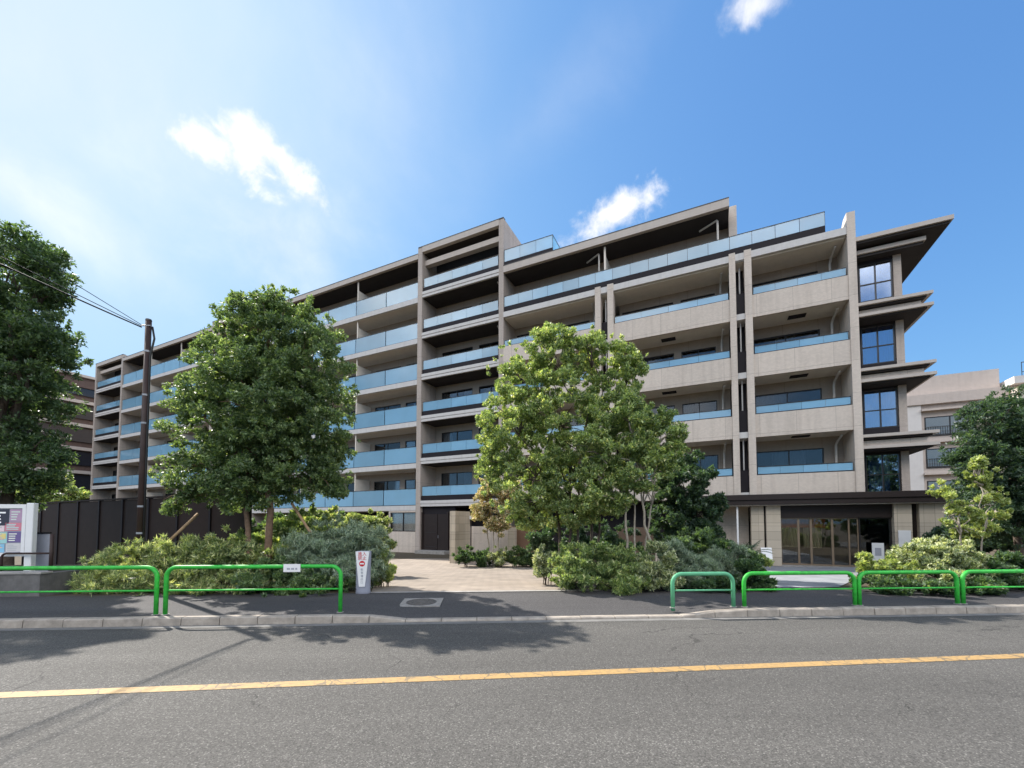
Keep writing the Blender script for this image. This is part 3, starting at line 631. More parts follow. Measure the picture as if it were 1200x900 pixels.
# level 6 slab, terrace and penthouse
bx('balcony_slab', 'slab', 7.072, 25.118, -0.02, WI, SB[6] + .10, SB[6] + .45)
bx('soffit', 'soffit', 7.08, 25.11, 0.16, WB - .004, SB[6] + .04, SB[6] + .098)
bx('balcony_panel', 'dark_panel', 7.08, 24.33, 0.06, 0.12, SB[6] + .452, SB[6] + .83)
g = MB(); n = 17; L = 24.33 - 7.1
for i in range(n): g.box(7.1 + i * L / n + .01, 7.1 + (i + 1) * L / n - .01, 0.075, 0.10, SB[6] + .84, SB[6] + 1.5)
g.box(24.30, 24.325, .13, 3.0, SB[6] + .84, SB[6] + 1.5)
gg = part(g, 'balcony_glass', 'bglass')
r_ = MB().box(7.08, 24.34, 0.06, 0.115, SB[6] + 1.5, SB[6] + 1.53).box(24.29, 24.34, .117, 3.0, SB[6] + 1.5, SB[6] + 1.53)
for i in range(n + 1): r_.box(7.085 + i * L / n, 7.115 + i * L / n - .004, 0.101, 0.125, SB[6] + .84, SB[6] + 1.5)
part(r_, 'rail', 'frame', gg)
zf = SB[6] + .452
ops = [(8.0, 10.4, zf + 2.05), (11.2, 13.0, zf + 2.05), (14.6, 17.1, zf + 2.05), (18.0, 19.8, zf + 2.05)]
back_wall(7.07, 20.3, zf, 18.2, ops); fill_windows(ops, zf)
bx('partition', 'soffit', 13.66, 13.76, 0.3, 0.4, zf, 18.2); bx('partition', 'soffit', 13.69, 13.73, 0.41, WB - .01, zf, zf + 2.2)
for px_ in (13.3, 19.75): part(MB().tube([(px_, .55, zf), (px_, .55, 17.95), (px_ - .02, .55, 18.0), (px_ - .9, 1.1, 18.02)], .05, 8), 'downpipe', 'pipe')
bx('roof', 'fascia', 7.072, 20.3, -0.02, 11.0, 18.22, 18.65)
bx('roof_edge', 'frame', 9.6, 19.6, 0.3, 0.4, 18.652, 18.75)
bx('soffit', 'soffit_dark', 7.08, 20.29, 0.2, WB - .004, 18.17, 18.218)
bx('side_wall', 'tile', 20.31, 20.7, 1.2, 10.9, 15.56, 19.0)
bx('roof', 'fascia', 20.72, 25.1, WI + .21, 11.0, 15.56, 15.7)
# little roof terrace above the penthouse beside the tall fin
bx('balcony_panel', 'dark_panel', 7.08, 10.5, 0.06, 0.12, 18.652, 18.96)
g = MB()
for i in range(3): g.box(7.1 + i * 1.13 + .01, 7.1 + (i + 1) * 1.13 - .01, 0.075, 0.10, 18.97, 19.76)
g.box(10.47, 10.495, .13, 1.6, 18.66, 19.76)
gg = part(g, 'balcony_glass', 'bglass')
r_ = MB().box(7.08, 10.51, 0.06, 0.115, 19.76, 19.79).box(10.46, 10.51, .117, 1.6, 19.76, 19.79)
for i in range(4): r_.box(7.085 + i * 1.13, 7.112 + i * 1.13, .101, .125, 18.97, 19.76)
part(r_, 'rail', 'frame', gg)
# ---- corner bay with tall windows and tiered eaves on the right
WW = 1.0
bx('corner_wall', 'dark_panel', 25.445, 25.76, WW + .0, WW + .3, 3.0, 14.6)
bx('corner_wall', 'tile_grey', 27.05, 27.34, WW, 9.0, G0, 14.7)
for k in range(2, 6):
    z0 = SB[k] + (.22 if k > 2 else .25); z1 = SB[k] + 2.06
    part(MB().box(25.762, 27.048, WW + .02, WW + .25, SB[k] - .6 if k > 2 else G0, z0 - .002), 'spandrel', 'dark_panel')
    if k > 2 or True: bx('lintel', 'dark_panel', 25.762, 27.048, WW + .02, WW + .25, z1 + .002, SB[k] + 2.45)
    window_unit(25.78, 27.03, z0, z1, WW + .1, panes=2, curtain=(.62, .9, .75, .6)[k - 2], rail=True, gm='glass_blue', cpos=(.3, .5, .8, .2)[k - 2])
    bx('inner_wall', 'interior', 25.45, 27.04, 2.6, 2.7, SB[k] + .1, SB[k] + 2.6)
for k in range(3, 6):
    for (ut, zt, th) in ((28.04, SB[k] - .42, .2), (28.04, SB[k] - .94, .2)):
        # tapered tier: thick root, thin lip
        part(MB().box(25.442, ut, 0.0, 6.5, zt + .07, zt + .20), 'eave', 'fascia')
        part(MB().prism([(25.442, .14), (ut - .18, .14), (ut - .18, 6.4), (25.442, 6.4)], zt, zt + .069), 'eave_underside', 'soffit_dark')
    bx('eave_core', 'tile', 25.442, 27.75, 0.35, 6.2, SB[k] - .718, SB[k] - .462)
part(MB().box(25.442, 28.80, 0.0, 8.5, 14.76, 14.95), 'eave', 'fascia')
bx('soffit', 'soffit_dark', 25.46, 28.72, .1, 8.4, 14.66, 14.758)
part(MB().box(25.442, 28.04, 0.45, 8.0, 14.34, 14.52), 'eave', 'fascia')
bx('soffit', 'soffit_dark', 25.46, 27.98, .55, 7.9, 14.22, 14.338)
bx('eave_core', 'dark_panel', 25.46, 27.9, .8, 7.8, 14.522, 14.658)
# ---- ground floor: canopy, entrance
cn = MB().box(18.2, 31.5, -0.35, 2.4, 2.80, 3.07).box(18.25, 31.45, -0.28, 2.4, 2.56, 2.798)
part(cn, 'canopy', 'brown_dark', bevel=.01)
bx('soffit', 'soffit', 18.3, 31.4, -.2, 2.3, 2.53, 2.558)
GE = -0.42; E0 = GE + .06
bx('ground_wall', 'dark_panel', 7.08, 17.6, WB, WB + .2, G0, 2.84)  # wall coloured dark to stand in for deep shade and planting
bx('ground_wall', 'tile', 17.602, 20.94, WB, WB + .2, G0, 2.84)
bx('ground_wall', 'stone', 20.95, 21.5, 0.15, 0.75, GE, 2.528)
bx('ground_wall', 'dark_panel', 21.502, 21.58, 0.35, 0.75, GE, 2.528)
bx('ground_wall', 'stone', 21.582, 22.2, 0.1, 0.75, GE, 2.528)
bx('entrance_header', 'brown_dark', 22.202, 26.45, 0.3, 0.6, 1.92, 2.528)
sf = part(MB().box(25.28, 25.33, .42, .5, E0, 1.918).box(26.38, 26.449, .42, .5, E0, 1.918).box(25.33, 26.38, .42, .5, 1.86, 1.918).box(25.33, 26.38, .42, .5, E0, E0 + .08), 'side_light', 'frame')
part(MB().box(25.33, 26.38, .455, .465, E0 + .08, 1.86), 'pane', 'glass', sf)
bx('ground_wall', 'stone', 26.452, 27.05, 0.1, 0.75, GE, 2.528)
bx('ground_wall', 'brown_dark', 27.052, 27.3, 0.4, 0.75, GE, 2.528)
bx('ground_wall', 'stone', 27.302, 28.1, 0.1, 0.75, GE, 2.528)
bx('threshold', 'concrete', 22.2, 26.45, -.1, 1.0, GE - .1, GE + .06)
E0 = GE + .06
xs = [22.21, 22.95, 23.45, 24.28, 25.0, 25.27]
for i, (a, b) in enumerate(zip(xs[:4] + [24.28], [22.95, 23.45, 24.28, 25.26][0:4])):
    fr = MB().box(a, a + .05, .42, .5, E0, 1.918).box(b - .04, b, .42, .5, E0, 1.918).box(a + .05, b - .04, .42, .5, 1.86, 1.918).box(a + .05, b - .04, .42, .5, E0, E0 + .08)
    if i == 3: fr.box(a + .6, a + .66, .42, .5, E0 + .08, 1.86)
    f_ = part(fr, 'entrance_door', 'bronze'); part(MB().box(a + .05, b - .04, .455, .465, E0 + .08, 1.86), 'pane', 'glass_clear', f_)
# lobby behind the doors; orange panel and curtains stand in for glass reflections
bx('lobby_wall', 'lobby', 22.2, 26.45, 3.1, 3.2, GE, 2.5)
bx('lobby_wall', 'orange', 22.3, 24.2, 1.3, 1.4, 1.45, 1.95)
bx('lobby_floor', 'concrete', 22.2, 26.45, 1.0, 3.1, GE - .1, GE + .04)
for c0 in (22.35, 23.3):
    c = MB(); L = .75
    pts = [(c0 + L * i / 24, 1.35 + .03 * math.sin(i * 1.7)) for i in range(25)]
    for p, q in zip(pts, pts[1:]): c.quad((p[0], p[1], .45), (q[0], q[1], .45), (q[0], q[1], 1.45), (p[0], p[1], 1.45))
    part(c, 'curtain', 'reflection_curtain', smooth=True)
bx('plaque', 'white', 26.56, 26.98, 0.06, 0.098, .55, 1.35)
bx('downpipe', 'white', 20.3, 20.38, -.02, .06, G0, 2.5)
# ground floor room with window and brown door at the left wing
gw = MB().box(-2.55, -.002, 0.05, .25, G0, 1.05).box(-2.55, -.002, 0.05, .25, 2.45, 2.56).box(-2.55, -2.4, .05, .25, 1.052, 2.448)
part(gw, 'ground_wall', 'tile')
window_unit(-2.4, -.05, 1.06, 2.44, .15, panes=2, curtain=.97, cpos=.5, gm='glass_clear')
bx('ground_wall', 'dark_panel', .392, 3.2, .30, .45, G0 + .25, 2.84)
d = part(MB().box(.55, 1.75, .22, .298, G0 + .28, 2.3).box(1.80, 2.55, .22, .298, G0 + .28, 2.3).box(.40, .52, .16, .298, G0 + .27, 2.45).box(2.58, 2.7, .16, .298, G0 + .27, 2.45), 'door', 'brown_dark')
part(MB().box(.7, 1.6, .205, .219, 1.0, 1.03).box(.7, 1.6, .205, .219, G0 + .5, G0 + .53), 'door_panel', 'frame', d)
part(MB().tube([(1.86, .16, .62), (1.86, .16, .82)], .018, 8), 'handle', 'grey_metal', d)
bx('step', 'concrete', .395, 2.9, -.55, .298, G0 - .1, G0 + .26)
back_wall(3.2, 6.72, G0, 2.84, [], m='dark_panel')

# ------------------------------------------------------------------ neighbours
nb = empty('neighbour_building', 'pale pinkish five storey block behind the trees at the right edge', 'apartment building', (0, 0, 0))
No = at(1088, 600, 37); No.z = 0
nb.location = No; nb.rotation_euler = (0, 0, RZ)
H = 14.2
def nx(name, m, *a, parent=nb, **k): return MB().box(*a).build(name, m, parent, **k)
nx('wall', 'neigh', -.05, 16, 0.6, 12, -.5, 12.4)
nx('side_wall', 'neigh_white', -3.4, -.06, .4, 12, -.5, 12.8)
nx('cornice', 'neigh', -3.5, 16.2, .2, 12.2, 12.42, 13.3)
nx('cornice', 'neigh_white', 5.5, 16.4, -.6, 12.3, 13.31, 13.9)
nx('roof_wall', 'neigh', -3.0, 5.3, .9, 12, 13.31, 15.1)
nx('balcony', 'neigh', 5.6, 16, -.8, .598, 11.9, 12.9)
for k, zz in enumerate((9.6, 6.7, 3.8, .9)):
    fr = MB().box(.2, 3.6, .54, .62, zz - .08, zz).box(.2, 3.6, .54, .62, zz + 1.6, zz + 1.68).box(.2, .28, .54, .62, zz, zz + 1.6).box(3.52, 3.6, .54, .62, zz, zz + 1.6).box(1.86, 1.94, .54, .62, zz, zz + 1.6)
    f_ = fr.build('window', M['frame'], nb)
    MB().box(.28, 3.52, .57, .59, zz, zz + 1.6).build('pane', M['glass_clear'], f_)
    MB().box(.28, 3.52, .592, .598, zz + .4, zz + 1.6).build('blind', M['curtain'], f_)
    rl = MB().box(.2, 3.6, .36, .39, zz + .72, zz + .76).box(.2, 3.6, .36, .39, zz + .02, zz + .06)
    for i in range(22): rl.box(.2 + i * 3.37 / 21, .225 + i * 3.37 / 21, .365, .385, zz + .06, zz + .72)
    rl.box(.2, .23, .39, .54, zz + .72, zz + .75).box(3.57, 3.6, .39, .54, zz + .72, zz + .75)
    rl.build('window_rail', M['frame'], nb)
    nx('eave', 'neigh', -.1, 4.4, .1, .598, zz + 2.2, zz + 2.36)
rl = MB().box(6.0, 16, -.5, -.46, 15.0, 15.06).box(6.0, 16, -.5, -.46, 14.2, 14.25)
for i in range(40): rl.box(6.0 + i * .25, 6.03 + i * .25, -.5, -.46, 13.9, 15.0)
rl.build('roof_rail', M['frame'], nb)
ac = MB().box(4.5, 5.4, .0, .5, 11.2, 11.9).build('air_conditioner', M['neigh_white'], nb)
MB().tube([(4.9, -.012, 11.55), (4.9, -.002, 11.55)], .26, 20).build('fan_grille', M['grey_metal'], ac)
MB().tube([(4.6, .3, -.4), (4.6, .3, 11.1)], .07).build('downpipe', M['neigh_white'], nb)
nx('chimney', 'brownbldg', 4.3, 4.9, -.1, .4, 9.0, 10.6)

bb = empty('brown_building', 'dark brown block with pale floor bands beyond the far left end of the apartments', 'apartment building', at(112, 600, 60), RZ)
bb.location.z = 0
def bxx(name, m, *a, **k): return MB().box(*a).build(name, m, bb, **k)
bxx('wall', 'brownbldg', -22, -.3, -22, 10, -.5, 22.2)
for k in range(7):
    z = 2.2 + 3.32 * k
    if z > 21.5: break
    bxx('floor_band', 'fascia' if k < 6 else 'brownbldg', -22.3, .35, -22.3, 10.2, z - .22, z + .22)
    bxx('window', 'brownbldg_dark', -.298, -.05, -20.5, 9.5, z + 1.0, z + 2.9)
    bxx('window', 'brownbldg_dark', -21, -2, -22.2, -22.002, z + 1.0, z + 2.9)
bxx('roof', 'fascia', -22.6, .6, -22.6, 10.4, 22.3, 22.65)
bxx('roof_wall', 'brownbldg', -22.2, .2, -22.2, 10.1, 20.9, 22.298)

# ------------------------------------------------------------------ walls and gate pieces in front of the building
def on_fac(px, py, Y, z=None):
    p = at(px, py, Y)
    return Vector((p.x, p.y, gz(p.x, p.y) - .02 if z is None else z))
fe = empty('panel_fence', 'tall dark brown panel fence behind the left hedge and pole', 'fence', on_fac(30, 600, 18.6), RZ)
FX = 16.0
n = 9; mbp = MB()
zt = 2.98
for i in range(n):
    MB().box(i * FX / n + .03, (i + 1) * FX / n - .03, 0, .05, 0.08, zt - .02).build('fence_panel', M['fence'], fe)
for i in range(n + 1):
    MB().box(i * FX / n - .045, i * FX / n + .045, -.04, .09, 0, zt).build('fence_post', M['dark_panel'], fe)
MB().box(-.05, FX + .05, -.05, .10, zt, zt + .05).build('fence_rail', M['fence'], fe)

gp = empty('gate_pier', 'beige stone gate pier with a short return wall beside the brown door', 'gate pier', on_fac(528, 660, 22.0), RZ)
MB().box(-.05, .30, -.02, 1.45, 0, 2.78).build('pier_body', M['stone'], gp)
MB().tube([(.33, 1.5, 0), (.33, 1.5, 2.5)], .035).build('downpipe', M['brown_dark'], gp)
lm = MB().box(.34, .5, 1.3, 1.42, 2.35, 2.55).build('lamp', M['white'], gp)
gw1 = empty('garden_wall', 'low beige garden wall behind the reddish shrub', 'wall', on_fac(549, 650, 24.4), RZ)
MB().box(0, 2.6, 0, .2, 0, 1.95).build('wall_panel', M['tile'], gw1)
MB().box(2.602, 4.2, .06, .22, 0, 1.95).build('wall_panel', mat('brown_wall_panel', (0.20, 0.115, 0.075), .7), gw1)
MB().box(2.72, 3.1, -.3, .058, 0, 1.9).build('pier', M['stone'], gw1)
gw2 = empty('garden_wall', 'beige and brown garden wall behind the grey stemmed trees', 'wall', on_fac(722, 640, 19.0), RZ)
MB().box(0, 1.7, 0.1, .25, 0, 1.9).build('wall_panel', mat('brown_wood_panel', (0.13, 0.085, 0.06), .7), gw2)
MB().box(1.702, 3.1, 0, .25, 0, 1.55).build('wall_panel', M['tile'], gw2)

# ------------------------------------------------------------------ guard rails
def rail_obj(a0, a1, zt, m, label, group='green guard rails along the kerb', rad=.034, lowz=.51, sign=False, v=.30):
    L = a1 - a0; h = zt
    p0 = kp(a0, v, SWZ - .01)
    o = empty('guard_rail', label, 'guard rail', p0, math.atan2(KD.y, KD.x), group)
    r = .17; pts = [(0, 0, -.05), (0, 0, h - r)]
    for i in range(1, 8): an = math.pi / 2 * i / 8; pts.append((r - r * math.cos(an), 0, h - r + r * math.sin(an)))
    pts += [(r, 0, h), (L - r, 0, h)]
    for i in range(1, 8): an = math.pi / 2 * i / 8; pts.append((L - r + r * math.sin(an), 0, h - r + r * math.cos(an)))
    pts += [(L, 0, h - r), (L, 0, -.05)]
    MB().tube(pts, rad, 12).build('hoop', M[m], o, smooth=True)
    MB().tube([(rad * .8, 0, h * lowz), (L - rad * .8, 0, h * lowz)], .016, 8).build('lower_bar', M[m], o, smooth=True)
    for x in (0, L): MB().tube([(x, 0, .004), (x, 0, .012)], .06, 14).build('base_collar', M['concrete'], o)
    return o
def ax(px): # position along the kerb line behind the kerb at a pixel column
    best = None
    for a in np.arange(-14, 16, .01):
        p = kp(a, .30)
        if best is None or abs(600 + F * p[0] / p[1] - px) < best[0]: best = (abs(600 + F * p[0] / p[1] - px), a)
    return best[1]
HL, HR = .80, .615
rail_obj(ax(-22), ax(187), HL, 'green', 'bright green hoop rail cut off by the left edge, in front of the concrete planter')
r2 = rail_obj(ax(197.5), ax(400.5), HL, 'green', 'bright green hoop rail carrying a small white tag, left of the white topped bollard')
tg = MB().box(1.98 * .98, 2.22, -.05, -.036, HL - .09, HL + .045).box(2.05, 2.17, -.036, .0, HL - .06, HL).build('tag', M['white'], r2)
MB().box(2.0, 2.05, -.054, -.0505, HL - .05, HL - .02).box(2.07, 2.12, -.054, -.0505, HL - .05, HL - .02).box(2.14, 2.17, -.054, -.0505, HL - .05, HL - .02).build('tag_print', M['grey_print'], tg)
rail_obj(ax(787), ax(857), HR, 'green_faded', 'short faded pale green hoop rail at the right end of the lowered kerb', rad=.036)
rail_obj(ax(870), ax(998), HR, 'green', 'green hoop rail across the grey entrance path', rad=.036)
rail_obj(ax(1003.5), ax(1117), HR, 'green', 'green hoop rail in front of the pale variegated shrub', rad=.036)
rail_obj(ax(1124), ax(1245), HR, 'green', 'green hoop rail cut off by the right edge', rad=.036)

# ------------------------------------------------------------------ bollard sign
def text_mesh(s, size, name, m, parent, loc, rot, depth=.001):
    cu = bpy.data.curves.new(name, 'FONT'); cu.body = s; cu.size = size; cu.align_x = 'CENTER'; cu.align_y = 'CENTER'; cu.extrude = depth
    tmp = bpy.data.objects.new(name, cu); COL.objects.link(tmp)
    dg = bpy.context.evaluated_depsgraph_get(); dg.update()
    me = bpy.data.meshes.new_from_object(tmp.evaluated_get(dg)); bpy.data.objects.remove(tmp)
    o = bpy.data.objects.new(name, me); COL.objects.link(o); me.materials.clear(); me.materials.append(M[m]); o.parent = parent; o.location = loc; o.rotation_euler = rot
    return o
bp_ = ground_at(425.5, 695)
bo = empty('sign_bollard', 'grey sign bollard with tapered white face and red no entry disc', 'bollard', (bp_[0], bp_[1], SWZ - .005), R(4))
W0, HB = .155, .93
prof = []
def oval(w, d, n=28): return [(w * math.cos(2 * math.pi * i / n), d * math.sin(2 * math.pi * i / n)) for i in range(n)]
mb = MB(); levels = [(0, .155, .10), (.03, .163, .11), (.06, .155, .10), (.5, .158, .10), (HB - .02, .165, .10), (HB, .150, .09)]
for z, w, d in levels: mb.v += [(x, y, z) for x, y in oval(w, d)]
n = 28
for k in range(len(levels) - 1):
    for j in range(n): mb.f.append((k * n + j, k * n + (j + 1) % n, (k + 1) * n + (j + 1) % n, (k + 1) * n + j))
mb.f.append(tuple((len(levels) - 1) * n + j for j in range(n)))
mb.build('bollard_body', 'silver', bo, smooth=True)
fy = -.112
mb = MB(); mb.poly([(-.062, fy, .16), (.062, fy, .16), (.145, fy, .925), (-.145, fy, .925)]); i = 0
mb.v += [(x, y + .03, z) for x, y, z in mb.v[:4]]; mb.f += [(0, 4, 5, 1), (1, 5, 6, 2), (2, 6, 7, 3), (3, 7, 4, 0)]
pf = mb.build('sign_face', 'white', bo)
mb = MB(); c = [(.062 * math.cos(2 * math.pi * i / 32), fy - .003, .66 + .062 * math.sin(2 * math.pi * i / 32)) for i in range(32)]
mb.poly(c); mb.build('no_entry_disc', 'red', pf)
MB().box(-.043, .043, fy - .006, fy - .004, .645, .675).build('no_entry_bar', 'white', pf)
text_mesh('進入', .095, 'red_lettering', 'red', pf, (0, fy - .003, .865), (R(90), 0, 0))
text_mesh('禁止', .095, 'red_lettering', 'red', pf, (0, fy - .003, .775), (R(90), 0, 0))
for i, ch in enumerate('駐車場出口'): text_mesh(ch, .055, 'grey_lettering', 'grey_print', pf, (0, fy - .003, .53 - .07 * i), (R(90), 0, 0))

# manhole
mh = ground_at(494, 703.5)
mo = empty('manhole_cover', 'round iron manhole cover in a pale square concrete frame on the sidewalk', 'manhole cover', (mh[0], mh[1], SWZ - .004), math.atan2(KD.y, KD.x))
mv_ = kcoord(*mh)[1]; mo.location.z = .049 + .075 * (mv_ - .155) / (SW - .155) + .003; mo.rotation_euler.x = math.atan(.075 / (SW - .155))
outer = [(-.38, -.33), (.38, -.33), (.38, .33), (-.38, .33)]
MB().box(-.40, .40, -.36, .36, -.03, .006).build('frame', mat('manhole_concrete', (.25, .235, .215), .9, var=.25, scale=9), mo)
MB().tube([(0, 0, -.02), (0, 0, .010)], .30, 40).build('lid', M['iron'], mo)
lid = [c for c in mo.children if c.name.startswith('lid')][0]
mbr = MB()
for rr_ in (.27, .18, .09):
    pts = [(rr_ * math.cos(2 * math.pi * i / 32), rr_ * math.sin(2 * math.pi * i / 32), .011) for i in range(33)]
    mbr.tube(pts, .007, 5, cap=False)
for i in range(12):
    an = 2 * math.pi * i / 12; mbr.tube([(.1 * math.cos(an), .1 * math.sin(an), .011), (.26 * math.cos(an), .26 * math.sin(an), .011)], .006, 5)
mbr.build('lid_pattern', M['iron'], lid)

# ------------------------------------------------------------------ planter wall, notice board, handrail at far left
pw0 = -9.9
pl = empty('planter_wall', 'low dark concrete planter wall behind the left guard rail', 'planter wall', kp(pw0 - 9, SW + .05, 0.08), math.atan2(KD.y, KD.x))
MB().box(0, 9, 0, .2, -.05, .50).build('planter_body', M['concrete_dark'], pl)
MB().box(-.02, 9.03, -.02, .24, .502, .55).build('coping', M['concrete'], pl, bevel=.01)
MB().box(0, 8.8, .202, 2.6, -.05, .46).build('planter_soil', M['soil'], pl)
MB().box(8.802, 9, .202, 1.6, -.05, .50).build('planter_end', M['concrete_dark'], pl)
nbp = at(36, 640, 9.35)
nbd = empty('notice_board', 'silver framed glazed notice board full of coloured posters', 'notice board', (nbp.x, nbp.y, .52), math.atan2(KD.y, KD.x) + R(4))
MB().box(-.075, .07, -.06, .06, 0, 1.60).build('post', M['white'], nbd, bevel=.015)
MB().box(-2.05, -1.93, -.06, .06, 0, 1.60).build('post', M['white'], nbd, bevel=.015)
MB().box(-1.928, -.078, -.03, .05, .42, 1.56).build('board', M['grey_print'], nbd)
fb = MB().box(-1.92, -.08, -.055, -.031, 1.48, 1.57).box(-1.92, -.08, -.055, -.031, .41, .49).box(-1.92, -1.85, -.055, -.031, .49, 1.48).box(-.15, -.08, -.055, -.031, .49, 1.48)
fb.build('frame', M['white'], nbd)
def flat(name, c, r=.6):
    return mat(name, c, r, var=.05)
P = [(-.76, -.42, 1.10, 1.46, (.035, .04, .06)), (-.40, -.17, 1.18, 1.46, (.45, .30, .42)), (-.80, -.50, .96, 1.09, (.75, .60, .62)), (-.49, -.17, .98, 1.16, (.62, .22, .28)), (-.82, -.44, .70, .94, (.35, .62, .60)),
     (-.43, -.17, .72, .96, (.16, .12, .28)), (-.70, -.46, .80, .92, (.75, .62, .25)), (-.80, -.48, .50, .685, (.25, .52, .70)), (-.45, -.17, .51, .70, (.60, .58, .57)), (-1.40, -.86, .9, 1.45, (.7, .7, .66)), (-1.40, -.86, .5, .88, (.3, .4, .25))]
for i, (x0, x1, z0, z1, c) in enumerate(P):
    y = -.036 - (.003 if i == 6 else 0)
    q = MB().box(x0, x1, y, y + .004, z0, z1).build('poster', flat('poster_paper', c), nbd)
    det = MB(); w = x1 - x0; hh = z1 - z0
    for r_i in range(4):
        za = z0 + hh * (.14 + .2 * r_i); det.box(x0 + w * .1, x0 + w * (.5 + .4 * random.random()), y - .002, y - .0005, za, za + hh * .09)
    det.build('poster_print', flat('poster_ink', tuple(min(1, .95 - .8 * k) for k in c)), q)
hp = at(59, 672, 9.25)
hr = empty('handrail', 'dark brown steel handrail in front of the notice board', 'handrail', (hp.x, hp.y, .50), math.atan2(KD.y, KD.x))
pts = [(-1.02, 0, 0), (-1.02, 0, .40)] + [(-1.02 + .1 - .1 * math.cos(math.pi / 2 * i / 6), 0, .40 + .1 * math.sin(math.pi / 2 * i / 6)) for i in range(1, 7)] + [(0, 0, .5)]
MB().tube(pts, .022, 10).build('rail', M['pole'], hr, smooth=True)
MB().tube([(0, 0, 0), (0, 0, .93)], .035, 12).build('post', M['pole'], hr, smooth=True)
gs = at(48, 650, 9.6)
sb = empty('grey_panel', 'plain grey panel board standing between notice board and handrail post', 'panel', (gs.x, gs.y, .50), math.atan2(KD.y, KD.x))
MB().box(-.2, .17, 0, .03, .05, .92).build('panel_board', M['grey_print'], sb)
MB().box(-.2, .17, -.01, .04, .922, .96).build('panel_cap', M['frame'], sb)
MB().box(-.18, -.15, .031, .06, -.05, .9).box(.12, .15, .031, .06, -.05, .9).build('panel_leg', M['frame'], sb)

# ------------------------------------------------------------------ telephone pole with wires
pb = (-9.05, 10.12)
tp = empty('utility_pole', 'tall brown steel utility pole rising from the left hedge', 'utility pole', (pb[0], pb[1], gz(*pb) - .1))
PH = 6.70 - tp.location.z
MB().tube([(0, 0, 0), (0, 0, PH)], [.080, .064], 18).build('pole_shaft', M['pole'], tp, smooth=True)
MB().tube([(0, 0, PH), (0, 0, PH + .04)], [.069, .06], 18).build('pole_cap', M['frame'], tp)
for z in (1.45, 2.1, 4.15, 4.85, PH - .8):
    MB().tube([(0, 0, z), (0, 0, z + .045)], .080 - .016 * z / PH + .005, 18).build('band', M['grey_metal'], tp)
MB().tube([(.10, -.02, .2), (.096, -.02, 3), (.09, -.02, PH - .9), (.16, 0, PH - .45), (.10, 0, PH - .15)], .022, 8).build('cable_conduit', M['black'], tp, smooth=True)
MB().tube([(-.14, -.05, PH - .14), (.1, -.05, PH - .14)], .018, 6).build('bracket', M['grey_metal'], tp)
# wires run up to the left towards the street; their far ends are beyond the frame
ptop = Vector((pb[0], pb[1], 6.55))
ends = [Vector((-9.15, -14, 8.6)), Vector((-9.05, -14, 6.9)), Vector((-8.9, -14, 6.75))]
for i, (e, rd, lb) in enumerate(zip(ends, (.008, .009, .017), ('thin uppermost wire leaving the pole top to the left', 'middle wire leaving the pole top to the left', 'thick lowest cable leaving the pole top to the left'))):
    st = ptop + Vector((-.13, -.05, .03 - .03 * i)); pts = []
    far = e
    for k in range(41):
        t = k / 40; p = st + (far - st) * t; p.z -= (.10 + .25 * i) * 4 * t * (1 - t); pts.append(p)
    tag(MB().tube(pts, rd, 6).build('overhead_wire', M['black']), lb, 'wire')

# ------------------------------------------------------------------ small white signs near the entrance
sp = at(900, 662, 17.0)
s1 = empty('sign_stand', 'small white slanted sign board at the left side of the entrance path', 'sign', (sp.x, sp.y, gz(sp.x, sp.y)), R(-14))
MB().quad((-.2, .05, .35), (.2, .05, .35), (.24, .28, .92), (-.16, .28, .92)).quad((-.2, .07, .35), (-.16, .30, .92), (.24, .30, .92), (.2, .07, .35)).build('sign_face', M['white'], s1)
MB().tube([(-.12, .2, 0), (-.1, .2, .6)], .015).build('leg', M['grey_metal'], s1)
MB().tube([(.12, .2, 0), (.14, .2, .6)], .015).build('leg', M['grey_metal'], s1)
sp = at(1029, 652, 18.6)
s2 = empty('notice_stand', 'white notice board on a stand before dark wall by the glass doors', 'sign', (sp.x, sp.y, gz(sp.x, sp.y)), RZ)
MB().box(-.2, .22, 0, .03, .3, 1.12).build('sign_face', M['white'], s2)
MB().box(-.1, .12, -.004, -.001, .55, .9).build('sign_print', M['grey_print'], s2)
MB().box(-.02, .04, .031, .07, 0, 1.0).build('post', M['grey_metal'], s2)
MB().box(-.2, .22, -.05, .16, 0, .03).build('base', M['grey_metal'], s2)

